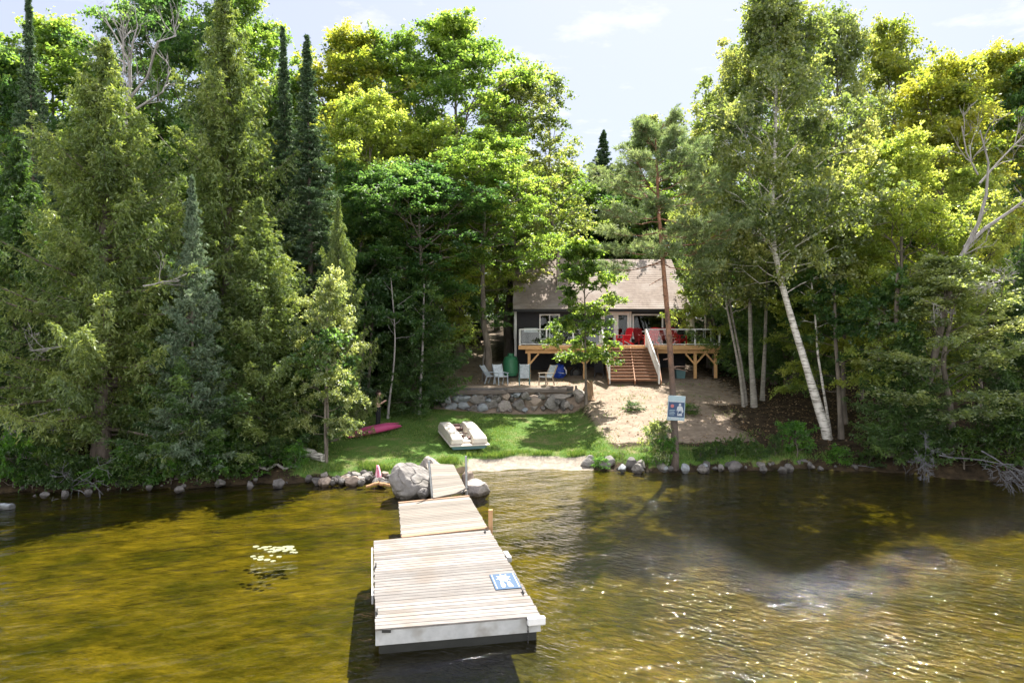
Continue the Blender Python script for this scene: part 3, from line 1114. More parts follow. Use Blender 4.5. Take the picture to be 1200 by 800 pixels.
def wet_foot(m):
    """stone is darker where the lake wets it: a band of real height above the water"""
    nt = m.node_tree
    p = next(n for n in nt.nodes if n.type == 'BSDF_PRINCIPLED')
    src = p.inputs['Base Color'].links[0].from_socket
    ge = N(nt, 'ShaderNodeNewGeometry')
    sp = N(nt, 'ShaderNodeSeparateXYZ')
    L(nt, ge.outputs['Position'], sp.inputs[0])
    nz = N(nt, 'ShaderNodeTexNoise', Scale=5, Detail=3)
    L(nt, ge.outputs['Position'], nz.inputs['Vector'])
    ad = N(nt, 'ShaderNodeMath', operation='MULTIPLY_ADD')
    L(nt, nz.outputs['Fac'], ad.inputs[0])
    ad.inputs[1].default_value = -0.16
    L(nt, sp.outputs['Z'], ad.inputs[2])
    r = ramp(nt, [(0.0, (0.38, 0.36, 0.33)), (0.07, (1, 1, 1))])
    L(nt, ad.outputs[0], r.inputs['Fac'])
    mx = N(nt, 'ShaderNodeMix', data_type='RGBA', blend_type='MULTIPLY')
    mx.inputs['Factor'].default_value = 1
    L(nt, src, mx.inputs['A'])
    L(nt, r.outputs[0], mx.inputs['B'])
    L(nt, mx.outputs['Result'], p.inputs['Base Color'])


for k_ in ('rock', 'rock_pale', 'rock_blue', 'rock_brown', 'rock_dark'):
    wet_foot(M[k_])

# ------------------------------------------------------------------ rocks
ROCKS = []
for s in range(7):
    bm = bmesh.new()
    bmesh.ops.create_icosphere(bm, subdivisions=4, radius=0.5)
    off = Vector((s * 7.3, s * 3.1, 1.7))
    rr = random.Random(s)
    planes = [(Vector((rr.gauss(0, 1), rr.gauss(0, 1), rr.gauss(0, 1))).normalized(), rr.uniform(0.27, 0.43)) for _ in range(14)]
    for v in bm.verts:
        p = v.co.copy()
        for n_, dd in planes:                       # flat broken faces
            k = p.dot(n_) - dd
            if k > 0:
                p -= n_ * k * 0.95
        p *= 1 + 0.1 * noise.noise(p * 2.3 + off) + 0.05 * noise.noise(p * 7 + off) + 0.025 * noise.noise(p * 17 + off)
        v.co = p
    me = bpy.data.meshes.new('rock')
    bm.to_mesh(me)
    bm.free()
    me.polygons.foreach_set('use_smooth', [True] * len(me.polygons))
    me.set_sharp_from_angle(angle=RAD(24))
    me.materials.append(M['rock'])
    ROCKS.append(me)


def craggy():
    bm = bmesh.new()
    bmesh.ops.create_icosphere(bm, subdivisions=6, radius=0.5)
    rr = random.Random(40)
    planes = [(Vector((rr.gauss(0, 1), rr.gauss(0, 1), rr.gauss(0, 0.8))).normalized(), rr.uniform(0.3, 0.44)) for _ in range(12)]
    for v in bm.verts:
        p = v.co.copy()
        for n_, dd in planes:
            k = p.dot(n_) - dd
            if k > 0:
                p -= n_ * k * 0.9
        rdg = 1 - abs(noise.noise(p * 3.1 + Vector((3, 8, 1))))
        crack = max(0.0, rdg - 0.93) / 0.07                    # narrow joints through the stone
        k = 1 + 0.12 * noise.noise(p * 2.0) + 0.05 * noise.noise(p * 6) + 0.025 * noise.noise(p * 15) + 0.012 * noise.noise(p * 34) - 0.07 * crack
        v.co = p * k
    me = bpy.data.meshes.new('boulder')
    bm.to_mesh(me)
    bm.free()
    me.polygons.foreach_set('use_smooth', [True] * len(me.polygons))
    me.set_sharp_from_angle(angle=RAD(28))
    me.materials.append(M['rock'])
    return me


BOULDER = craggy()


def rock(name, loc, size, rz=0.0, i=0, mat='rock', parent=None, tilt=0.0):
    o = bpy.data.objects.new(name, BOULDER if name == 'boulder' else ROCKS[i % 7])
    link(o, parent)
    o.location = loc
    o.scale = size
    o.rotation_euler = (tilt, 0, rz)
    o.material_slots[0].link = 'OBJECT'
    o.material_slots[0].material = M[mat]
    return o


# ------------------------------------------------------------------ dock
DZ = 0.42


def dpt(px, py, z=DZ):
    Z = (CAMH - z) * FPX / (py - HOR)
    return Vector((X(px, Z), Z, z))


def lerp(a, b, t):
    return a + (b - a) * t


def platform(root, q, boards, mat, thick=0.03, edge_mat=None, rim=0.17, rimmat=None, skip=0.008):
    """q: near-left, near-right, far-right, far-left"""
    nl, nr, fr, fl = q
    mb = MB()
    rng = random.Random(int(nl.x * 100))
    for i in range(boards):
        a, b = i / boards, (i + 1) / boards
        g = skip / (fl - nl).length
        lift = rng.uniform(-0.002, 0.002)
        inl, inr = rng.uniform(-.012, .012), rng.uniform(-.012, .012)
        dx = (nr - nl).normalized()
        c = [lerp(nl, fl, a + g) + dx * inl, lerp(nr, fr, a + g) + dx * inr, lerp(nr, fr, b - g) + dx * inr, lerp(nl, fl, b - g) + dx * inl]
        top = [p + Vector((0, 0, lift)) for p in c]
        bot = [p - Vector((0, 0, thick)) for p in c]
        mb.add(top + bot, [(0, 1, 2, 3), (7, 6, 5, 4), (0, 4, 5, 1), (1, 5, 6, 2), (2, 6, 7, 3), (3, 7, 4, 0)])
    return mb.build('decking', mat, root)


def frame_beam(name, root, a, b, z0, z1, t, mat, inset=0.0):
    mb = MB()
    a2, b2 = Vector(a), Vector(b)
    a2.z = b2.z = (z0 + z1) / 2
    return mb.bar(a2, b2, t, z1 - z0) and mb.build(name, mat, root, 0.006)


def build_dock():
    # main platform
    NL, NR, FR, FL = dpt(440, 737), dpt(634, 721), dpt(573.5, 620.5), dpt(438, 633)
    r = empty('floating_dock', (0, 0, 0), 0, 'wide weathered grey board swim platform at the lake end of the dock', 'dock')
    platform(r, (NL, NR, FR, FL), 34, M['dock_wood'])
    zb, zt = DZ - 0.27, DZ - 0.034
    ix = (NR - NL).normalized() * 0.06
    iy = (FL - NL).normalized() * 0.04
    frame_beam('front_beam', r, NL + iy, NR + iy, zb, zt, 0.045, M['white_paint'])
    frame_beam('rear_beam', r, FL - iy, FR - iy, zb, zt, 0.045, M['dock_wood'])
    frame_beam('side_beam', r, NL + ix * 0.4 + iy * 2, FL + ix * 0.4 - iy * 2, zb, zt, 0.045, M['dock_wood'])
    frame_beam('side_beam', r, NR - ix * 0.4 + iy * 2, FR - ix * 0.4 - iy * 2, zb, zt, 0.045, M['dock_wood'])
    for t0, t1 in ((0.02, 0.98),):
        for u0, u1 in ((0.012, 0.42), (0.55, 0.985)):
            mb = MB()
            q = [lerp(lerp(NL, NR, t), lerp(FL, FR, t), u) for t, u in ((t0, u0), (t1, u0), (t1, u1), (t0, u1))]
            mb.add([(p.x, p.y, -0.22) for p in q] + [(p.x, p.y, zb + 0.12) for p in q], [(3, 2, 1, 0), (4, 5, 6, 7), (0, 1, 5, 4), (1, 2, 6, 5), (2, 3, 7, 6), (3, 0, 4, 7)])
            mb.build('float_box', M['black_float'], r, 0.03)
    # white rubbing board along part of the left side and a bumper at the near right corner
    dy = (FL - NL).normalized()
    dxx = (NR - NL).normalized()
    mb = MB()
    a, b = lerp(NL, FL, 0.33) - dxx * 0.04, lerp(NL, FL, 0.93) - dxx * 0.04
    a.z = b.z = DZ - 0.13
    mb.bar(a, b, 0.035, 0.16)
    mb.build('rub_board', M['white_paint'], r, 0.006)
    mb = MB()
    a, b = NR - dxx * 0.24 - dy * 0.04, NR + dxx * 0.06 - dy * 0.04
    a.z = b.z = DZ - 0.06
    mb.bar(a, b, 0.1, 0.13)
    mb.build('corner_bumper', M['trim_white'], r, 0.02)
    mb = MB()
    c = lerp(NR, FR, 0.62) + dxx * 0.1
    mb.bar(c + Vector((0, 0, -0.1)), c + dy * 0.45 + Vector((0, 0, -0.1)), 0.11, 0.12)
    mb.build('side_bumper', M['white_paint'], r, 0.02)
    for t, d in ((0.06, 0.0), (0.93, 0.0)):
        mb = MB()
        p = lerp(NL, NR, t) - dy * 0.012
        mb.bar(p + Vector((-0.06, 0, -0.035)), p + Vector((0.06, 0, -0.035)) + dxx * 0.02, 0.02, 0.05)
        mb.build('corner_bracket', M['dark_metal'], r)
    # hanging chain at the near right
    mb = MB()
    p = lerp(NL, NR, 0.915) - dy * 0.02
    for k in range(9):
        mb.tube([p + Vector((0, 0, -0.08 - k * 0.045)), p + Vector((0.006, 0, -0.115 - k * 0.045))], 0.014 if k % 2 else 0.008, 6)
    mb.build('mooring_chain', M['dark_metal'], r)
    # cleats on the boards
    for sx, t in ((0.012, 0.13), (0.012, 0.62), (0.97, 0.2), (0.95, 0.965)):
        p = lerp(lerp(NL, FL, t), lerp(NR, FR, t), sx) + Vector((0, 0, 0.045))
        mb = MB()
        mb.tube([p - dy * 0.11, p - dy * 0.06, p + dy * 0.06, p + dy * 0.11], [0.008, 0.014, 0.014, 0.008], 6)
        mb.bar(p - dy * 0.04, p - dy * 0.04 - Vector((0, 0, 0.045)), 0.02, 0.02)
        mb.bar(p + dy * 0.04, p + dy * 0.04 - Vector((0, 0, 0.045)), 0.02, 0.02)
        mb.build('cleat', M['dark_metal'], r)
    # blue mat with the emblem
    mr = empty('dock_sign', (0, 0, 0), 0, 'square blue sign with white wheel and flipper emblem lying on the platform boards', 'sign')
    A, B, C_, D_ = dpt(581, 691.5), dpt(611.5, 689), dpt(602.5, 671.5), dpt(573.5, 674)

    def at(u, v, dz=0.0):
        p = lerp(lerp(A, B, u), lerp(D_, C_, u), v)
        p.z = DZ + dz
        return p
    pl = lambda u, v, ww: tuple(at(u, v, ww))
    mb = MB()
    mb.prism([(0, 0), (1, 0), (1, 1), (0, 1)], 0.006, 0.018, pl)
    mb.build('sign_board', M['sign_blue'], mr)
    mb = MB()
    mb.prism([(0.06, 0.04), (0.09, 0.04), (0.09, 0.96), (0.06, 0.96)], 0.0185, 0.0215, pl)
    mb.prism([(0.91, 0.04), (0.94, 0.04), (0.94, 0.96), (0.91, 0.96)], 0.0185, 0.0215, pl)
    mb.build('border', M['sign_white'], mr)
    mb = MB()
    cu, cv = 0.47, 0.68
    ring = [(cu + 0.21 * math.cos(a), cv + 0.2 * math.sin(a)) for a in np.linspace(0, 2 * PI, 24, endpoint=False)]
    inner = [(cu + 0.12 * math.cos(a), cv + 0.11 * math.sin(a)) for a in np.linspace(0, 2 * PI, 24, endpoint=False)]
    for k in range(24):
        k2 = (k + 1) % 24
        mb.prism([ring[k], ring[k2], inner[k2], inner[k]], 0.0185, 0.0225, pl)
    for k in range(8):
        a = k * PI / 4 + 0.2
        c, s = math.cos(a), math.sin(a)
        w_ = 0.018
        mb.prism([(cu - s * w_, cv + c * w_), (cu + s * w_, cv - c * w_), (cu + 0.29 * c + s * w_, cv + 0.28 * s - c * w_), (cu + 0.29 * c - s * w_, cv + 0.28 * s + c * w_)], 0.019, 0.0245, pl)
    mb.build('wheel_emblem', M['sign_white'], mr)
    for sx in (-1, 1):
        mb = MB()
        o = 0.47 + sx * 0.13
        poly = [(o - 0.05, 0.42), (o + 0.05, 0.44), (o + 0.1, 0.22), (o + 0.09 + 0.03 * sx, 0.1), (o - 0.05, 0.09), (o - 0.08, 0.2)]
        mb.prism(poly, 0.0185, 0.0222, pl)
        mb.build('flipper_emblem', M['sign_white'], mr)
    # middle platform
    NL2, NR2, FR2, FL2 = dpt(470.5, 630), dpt(572.5, 619), dpt(549.5, 580.5), dpt(467, 588.5)
    r2 = empty('dock_section', (0, 0, 0), 0, 'paler newer dock section between the swim platform and the gangway', 'dock')
    platform(r2, (NL2, NR2, FR2, FL2), 22, M['dock_wood_new'])
    dy2 = (FL2 - NL2).normalized()
    dx2 = (NR2 - NL2).normalized()
    up = Vector((0, 0, 0.004))
    for nm, a, b in (('front_edge', NL2 + dy2 * 0.07, NR2 + dy2 * 0.07), ('rear_edge', FL2 - dy2 * 0.05, FR2 - dy2 * 0.05)):
        mb = MB()
        mb.bar(a + up, b + up, 0.14 if nm == 'front_edge' else 0.1, 0.028)
        mb.build(nm, M['dock_edge_brown'], r2)
    for a, b in ((NL2 + dx2 * 0.03, FL2 + dx2 * 0.03), (NR2 - dx2 * 0.03, FR2 - dx2 * 0.03)):
        frame_beam('side_beam', r2, a + dy2 * 0.08, b - dy2 * 0.08, zb, zt, 0.045, M['dock_wood'])
    mb = MB()
    a, b = lerp(NL2, NR2, 0.5) + dy2 * 0.3, lerp(FL2, FR2, 0.5) - dy2 * 0.3
    a.z = b.z = 0.05
    mb.tube([a, b], 0.24, 14)
    mb.build('float_tube', M['black_float'], r2)
    p = NR2 + dx2 * 0.07 + dy2 * 0.12
    mb = MB()
    mb.bar((p.x, p.y, -0.9), (p.x, p.y, DZ + 0.42), 0.1, 0.1, (0, 1, 0))
    o = mb.build('dock_post', M['orange_wood'], None, 0.008)
    tag(o, 'short brown wooden post at the right corner between the two dock sections', 'post')
    # gangway to shore
    r3 = empty('gangway', (0, 0, 0), 0, 'narrow pale plank gangway sloping from the boulder down to the dock', 'gangway')
    g_nl, g_nr = dpt(508, 583, DZ + 0.05), dpt(547.5, 574.5, DZ + 0.05)
    g_fl, g_fr = dpt(499.5, 542.5, 0.62), dpt(531.5, 544, 0.62)
    platform(r3, (g_nl, g_nr, g_fr, g_fl), 34, M['dock_wood_new'])
    for a, b in ((g_nl, g_fl), (g_nr, g_fr)):
        mb = MB()
        s = 0.03 if a is g_nl else -0.03
        mb.bar(a + Vector((s, 0, -0.1)), b + Vector((s, 0, -0.1)), 0.045, 0.13)
        mb.build('side_beam', M['dock_wood'], r3)
    for (px, pyt, pyb, lab) in ((502.5, 540, 583, 'steel pipe post standing left of the gangway against the boulder'), (546, 534, 574, 'steel pipe post standing right of the gangway over the small rock')):
        b = dpt(px + (5 if px < 520 else 1), pyb, DZ)
        Z = b.y
        t = Vector(W(px, pyt, Z))
        mb = MB()
        mb.tube([(b.x, Z, -0.6), (b.x, Z, 0.2), tuple(t)], 0.035, 10)
        o = mb.build('pipe_post', M['steel'], None, smooth=False)
        tag(o, lab, 'post')
    mb = MB()
    b = dpt(541, 578, DZ + 0.03)
    e = dpt(549, 572, DZ + 0.12)
    mb.tube([b, lerp(b, e, 0.5) + Vector((0, 0, 0.06)), e], 0.018, 6)
    tag(mb.build('hinge_bar', M['dark_metal'], None), 'bent dark metal bar across the hinge of the gangway', 'bar')


build_dock()

# ------------------------------------------------------------------ house
HY = 45.0          # front wall
DECKZ = 4.55
hx0, hx1 = X(603, HY), X(803, HY)
EAVE_Y, EAVE_Z = 44.3, CAMH + 34 / FPX * 44.3
RIDGE_Y = 50.0
RIDGE_Z = CAMH + 92 / FPX * 50.0


def build_house():
    r = empty('cottage', ((hx0 + hx1) / 2, HY, 2.5), 0, 'dark charcoal lake cottage with brown shingle roof above the wooden deck', 'house')
    ox, oy, oz = r.location
    zbase = 2.3

    def fin(mb, n, m, parent=r, **k):
        if parent is r:
            mb.v = [(a - ox, b - oy, c - oz) for a, b, c in mb.v]
        else:
            mb.v = [(a - ox, b - oy, c - oz) for a, b, c in mb.v]
        return mb.build(n, m, parent, **k)
    # openings in the front wall: (x0,x1,z0,z1)
    def rect(p0, p1, ptop, pbot, Y=HY):
        return (X(p0, Y), X(p1, Y), CAMH - (pbot - HOR) / FPX * Y, CAMH - (ptop - HOR) / FPX * Y)
    wins = [rect(632, 656, 368, 398), rect(741, 777, 368, 397)]
    door = rect(706, 738, 366.5, 404)
    door = (door[0], door[1], DECKZ, door[3])
    ops = sorted(wins + [door])
    top = EAVE_Z + 0.25
    back = 55.5
    mb = MB()
    t = 0.18
    xs = [hx0] + [v for o in ops for v in (o[0], o[1])] + [hx1]
    for i in range(0, len(xs), 2):
        mb.box(((xs[i] + xs[i + 1]) / 2, HY + t / 2, (zbase + top) / 2), (xs[i + 1] - xs[i], t, top - zbase))
    for o in ops:
        mb.box(((o[0] + o[1]) / 2, HY + t / 2, (o[3] + top) / 2), (o[1] - o[0], t, top - o[3]))
        mb.box(((o[0] + o[1]) / 2, HY + t / 2, (zbase + o[2]) / 2), (o[1] - o[0], t, o[2] - zbase))
    mb.box((hx1 - t / 2, (HY + t + back) / 2, (zbase + top) / 2), (t, back - HY - t, top - zbase))
    mb.box((hx0 + t / 2, (HY + t + back) / 2, (zbase + top) / 2), (t, back - HY - t, top - zbase))
    mb.box(((hx0 + hx1) / 2, back + t / 2, (zbase + top) / 2), (hx1 - hx0, t, top - zbase))
    for gx in (hx0, hx1 - t):
        mb.prism([(HY + 0.2, top), (back, top), (RIDGE_Y, RIDGE_Z - 0.25)], gx, gx + t, lambda u, v, ww: (ww, u, v))
    fin(mb, 'wall', M['siding'])
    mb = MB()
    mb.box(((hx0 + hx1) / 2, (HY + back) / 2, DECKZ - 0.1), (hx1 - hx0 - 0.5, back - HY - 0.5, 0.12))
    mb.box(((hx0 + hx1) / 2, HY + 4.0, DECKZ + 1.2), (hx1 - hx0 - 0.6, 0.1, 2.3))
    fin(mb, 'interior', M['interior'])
    # roof: two slopes with courses of shingles stepped a little
    mb = MB()
    ex0, ex1 = hx0 - 0.1, hx1 + 0.25
    slope = (RIDGE_Z - EAVE_Z) / (RIDGE_Y - EAVE_Y)
    nc = 26
    for side in (0, 1):
        y_e = EAVE_Y if side == 0 else 2 * RIDGE_Y - EAVE_Y
        for k in range(nc):
            a, b = k / nc, (k + 1) / nc
            ya, yb = y_e + (RIDGE_Y - y_e) * a, y_e + (RIDGE_Y - y_e) * b
            za, zb2 = EAVE_Z + (RIDGE_Z - EAVE_Z) * a, EAVE_Z + (RIDGE_Z - EAVE_Z) * b
            mb.add([(ex0, ya, za + 0.02), (ex1, ya, za + 0.02), (ex1, yb, zb2 + 0.002), (ex0, yb, zb2 + 0.002), (ex0, ya, za - 0.14), (ex1, ya, za - 0.14), (ex1, yb, zb2 - 0.14), (ex0, yb, zb2 - 0.14)],
                   [(0, 1, 2, 3), (7, 6, 5, 4), (0, 4, 5, 1), (1, 5, 6, 2), (3, 2, 6, 7), (0, 3, 7, 4)])
    roof = fin(mb, 'roof', M['shingle'])
    # chimney
    cx0, cx1 = X(653, 46.6), X(665.5, 46.6)
    mb = MB()
    mb.box(((cx0 + cx1) / 2, 47.0, CAMH + 60 / FPX * 46.6), (cx1 - cx0, 0.8, 5.0))
    mb.v = [(a, b, min(c, CAMH + 101 / FPX * 46.6)) for a, b, c in mb.v]
    ch = fin(mb, 'chimney', M['chimney'], roof)
    mb = MB()
    mb.box(((cx0 + cx1) / 2, 47.0, CAMH + 102 / FPX * 46.6), (cx1 - cx0 + 0.12, 0.95, 0.1))
    fin(mb, 'chimney_cap', M['dark_metal'], r)
    # fascia
    mb = MB()
    mb.box(((ex0 + ex1) / 2, EAVE_Y - 0.03, EAVE_Z - 0.09), (ex1 - ex0, 0.04, 0.17))
    fin(mb, 'fascia', M['interior'], r)
    # corner trim
    mb = MB()
    mb.box((hx0 + 0.06, HY - 0.015, (2.6 + EAVE_Z) / 2), (0.16, 0.03, EAVE_Z - 2.6))
    fin(mb, 'corner_trim', M['trim_white'], r)

    def framed(o, bars_v=(), bars_h=(), w=0.09, nm='window'):
        x0, x1, z0, z1 = o
        mb = MB()
        Y = HY - 0.02
        for xx in (x0 + w / 2, x1 - w / 2):
            mb.box((xx, Y, (z0 + z1) / 2), (w, 0.1, z1 - z0))
        for zz in (z0 + w / 2, z1 - w / 2):
            mb.box(((x0 + x1) / 2, Y, zz), (x1 - x0 - 2 * w, 0.1, w))
        for v in bars_v:
            mb.box((x0 + (x1 - x0) * v, Y + 0.003, (z0 + z1) / 2), (w * 0.8, 0.08, z1 - z0 - 2 * w))
        for v in bars_h:
            mb.box(((x0 + x1) / 2, Y + 0.006, z0 + (z1 - z0) * v), (x1 - x0 - 2 * w, 0.07, w * 0.8))
        f = fin(mb, nm, M['trim_white'], r)
        mb = MB()
        mb.box(((x0 + x1) / 2, HY + 0.05, (z0 + z1) / 2), (x1 - x0 - w, 0.02, z1 - z0 - w))
        fin(mb, 'pane', M['window_glass'], f)
        return f
    framed(wins[0], (0.5,))
    framed(wins[1], (), (0.3,))
    # french doors: two leaves, each with its pane and handle
    x0, x1, z0, z1 = door
    xm = (x0 + x1) / 2
    mb = MB()
    mb.box((x0 - 0.05, HY - 0.02, (z0 + z1) / 2), (0.1, 0.1, z1 - z0))
    mb.box((x1 + 0.05, HY - 0.02, (z0 + z1) / 2), (0.1, 0.1, z1 - z0))
    mb.box((xm, HY - 0.02, z1 + 0.05), (x1 - x0 + 0.2, 0.1, 0.1))
    fin(mb, 'door_frame', M['trim_white'])
    for a, b, hs in ((x0 + 0.01, xm - 0.005, 1), (xm + 0.005, x1 - 0.01, -1)):
        mb = MB()
        w = 0.15
        Y = HY + 0.05
        mb.box((a + w / 2, Y, (z0 + z1) / 2), (w, 0.05, z1 - z0))
        mb.box((b - w / 2, Y, (z0 + z1) / 2), (w, 0.05, z1 - z0))
        mb.box(((a + b) / 2, Y, z1 - w / 2), (b - a - 2 * w, 0.05, w))
        mb.box(((a + b) / 2, Y, z0 + 0.15), (b - a - 2 * w, 0.05, 0.3))
        d = fin(mb, 'door', M['trim_white'])
        mb = MB()
        mb.box(((a + b) / 2, Y + 0.004, (z0 + z1) / 2 + 0.05), (b - a - w, 0.015, z1 - z0 - w))
        fin(mb, 'pane', M['window_glass'], d)
        mb = MB()
        hx = b - 0.07 if hs == 1 else a + 0.07
        mb.tube([(hx, Y - 0.03, z0 + 1.0), (hx, Y - 0.08, z0 + 1.0), (hx - hs * 0.1, Y - 0.08, z0 + 1.0)], 0.012, 6)
        fin(mb, 'handle', M['dark_metal'], d)
    # side window on the short return at the left corner
    mb = MB()
    mb.box((hx0 - 0.02, HY + 1.6, 5.7), (0.06, 1.1, 1.5))
    f = fin(mb, 'window', M['trim_white'])
    mb = MB()
    mb.box((hx0 - 0.055, HY + 1.6, 5.7), (0.01, 0.9, 1.3))
    fin(mb, 'pane', M['window_glass'], f)
    return r


build_house()


def build_deck():
    DY = 41.2       # front edge
    x0, x1 = X(608, DY), X(845, DY)
    xs0, xs1 = X(703, DY), X(757, DY)          # stair opening
    r = empty('deck', ((x0 + x1) / 2, DY, 2.5), 0, 'raised honey coloured wooden deck on braced posts in front of the cottage', 'deck')
    ox, oy, oz = r.location

    def fin(mb, n, m, parent=r, **k):
        mb.v = [(a - ox, b - oy, c - oz) for a, b, c in mb.v]
        return mb.build(n, m, parent, **k)
    mb = MB()
    n = 27
    for k in range(n):
        y = DY + (HY - 0.1 - DY) * (k + 0.5) / n
        xr = x1
        mb.box(((x0 + xr) / 2, y, DECKZ - 0.018), (xr - x0, (HY - 0.1 - DY) / n - 0.008, 0.035))
    fin(mb, 'decking', M['deck_top'])
    mb = MB()
    mb.box(((x0 + x1) / 2, DY - 0.02, DECKZ - 0.12), (x1 - x0 + 0.04, 0.04, 0.24))
    fin(mb, 'fascia', M['deck_wood'], bevel=0.006)
    for a, b in ((x0 + 0.4, xs0 - 0.1), (xs1 + 0.1, x1 - 0.1)):
        mb = MB()
        mb.box(((a + b) / 2, DY + 0.25, DECKZ - 0.36), (b - a, 0.12, 0.24))
        fin(mb, 'beam', M['deck_wood'], bevel=0.006)
    mb = MB()
    for k in range(22):
        x = x0 + 0.1 + (x1 - x0 - 0.2) * k / 21
        mb.box((x, (DY + 0.32 + HY) / 2, DECKZ - 0.14), (0.05, HY - DY - 0.5, 0.2))
    fin(mb, 'joist_frame', M['deck_wood'])
    for px in (620, 685, 742, 814.5, 838.5):
        x = X(px, DY + 0.25)
        g = 2.45
        mb = MB()
        y = DY + 0.25
        mb.box((x, y, (g + DECKZ - 0.48) / 2), (0.17, 0.17, DECKZ - 0.48 - g))
        p = fin(mb, 'post', M['deck_wood'], bevel=0.01)
        if px == 742:
            continue
        for s in (-1, 1):
            if px == 620 and s == -1:
                continue
            if px == 838.5 and s == 1:
                continue
            mb = MB()
            mb.bar((x + s * 0.06, y, DECKZ - 1.1), (x + s * 0.58, y, DECKZ - 0.5), 0.1, 0.1, (0, 1, 0))
            fin(mb, 'brace', M['deck_wood'], p, bevel=0.006)
    # glass railing
    def rail(a, b, names):
        a, b = Vector(a), Vector(b)
        z0, z1 = DECKZ + 0.08, DECKZ + 0.98
        nseg = max(1, round((b - a).length / 1.65))
        for k in range(nseg + 1):
            p = lerp(a, b, k / nseg)
            mb = MB()
            mb.box((p.x, p.y, DECKZ + 0.5), (0.09, 0.09, 1.0))
            fin(mb, 'rail_post', M['trim_white'], bevel=0.006)
        for zz, hh in ((z0, 0.05), (z1, 0.06)):
            mb = MB()
            mb.bar((a.x, a.y, zz), (b.x, b.y, zz), 0.06, hh)
            fin(mb, 'rail', M['trim_white'])
        for k in range(nseg):
            p, q = lerp(a, b, (k + 0.04) / nseg), lerp(a, b, (k + 0.96) / nseg)
            mb = MB()
            mb.bar((p.x, p.y, (z0 + z1) / 2), (q.x, q.y, (z0 + z1) / 2), 0.012, z1 - z0 - 0.06)
            fin(mb, 'glass_panel', M['rail_glass'])
    e = 0.07
    rail((x0 + e, DY + e, 0), (xs0, DY + e, 0), 0)
    rail((xs1, DY + e, 0), (x1 - e, DY + e, 0), 0)
    rail((x0 + e, DY + e + 0.15, 0), (x0 + e, HY - 0.3, 0), 0)
    rail((x1 - e, DY + e + 0.15, 0), (x1 - e, HY - 0.3, 0), 0)
    # stairs
    s = empty('staircase', ((xs0 + xs1) / 2, DY, 2.5), 0, 'broad wooden stairs with white handrails running down from the deck', 'stairs')
    sx, sy, sz = s.location

    def fins(mb, n, m, parent=s, **k):
        mb.v = [(a - sx, b - sy, c - sz) for a, b, c in mb.v]
        return mb.build(n, m, parent, **k)
    nst = 11
    yb = 38.3
    zb = gz(2, yb) + 0.02
    wl0, wl1 = X(708, DY) - 0.02, X(769.5, DY)
    bx0, bx1 = X(713.5, yb), X(775, yb)
    for k in range(nst):
        f = (k + 1) / (nst + 1)
        y = DY + (yb - DY) * f
        z = DECKZ + (zb - DECKZ) * f
        l_, r_ = wl0 + (bx0 - wl0) * f, wl1 + (bx1 - wl1) * f
        mb = MB()
        mb.box(((l_ + r_) / 2, y, z), (r_ - l_, 0.27, 0.042))
        fins(mb, 'tread', M['stair_wood'], bevel=0.005)
        mb = MB()
        mb.box(((l_ + r_) / 2, y + 0.11, z - 0.075), (r_ - l_ - 0.1, 0.025, 0.075))
        fins(mb, 'riser', M['stair_wood'])
    for t in (0.0, 0.5, 1.0):
        mb = MB()
        a = Vector((wl0 + (wl1 - wl0) * t, DY - 0.05, DECKZ - 0.2))
        b = Vector((bx0 + (bx1 - bx0) * t, yb, zb - 0.02))
        mb.bar(a, b, 0.045, 0.26)
        fins(mb, 'stringer', M['stair_wood'])
    for sgn, a_x, b_x in ((0, wl0 - 0.12, bx0 + 0.05), (1, wl1 - 0.65, bx1 - 0.1)):
        a = Vector((a_x, DY - 0.05, DECKZ))
        b = Vector((b_x, yb + 0.15, zb))
        if sgn:
            a.x = X(757, DY)
        up1, up2 = Vector((0, 0, 0.95)), Vector((0, 0, 0.12))
        mb = MB()
        mb.bar(a + up1, b + up1 * 0.98, 0.07, 0.07)
        mb.bar(a + up2 * 1.6, b + up2 * 2.2, 0.05, 0.05)
        h = fins(mb, 'handrail', M['trim_white'])
        mb = MB()
        nb = 24
        for k in range(nb):
            p = lerp(a, b, (k + 0.5) / nb)
            mb.box((p.x, p.y, p.z + 0.58), (0.04, 0.055, 0.76))
        fins(mb, 'baluster_lattice', M['trim_white'], h)
        for p in (a, b):
            mb = MB()
            mb.box((p.x, p.y, p.z + 0.45), (0.1, 0.1, 1.1))
            fins(mb, 'newel_post', M['trim_white'], bevel=0.006)


build_deck()


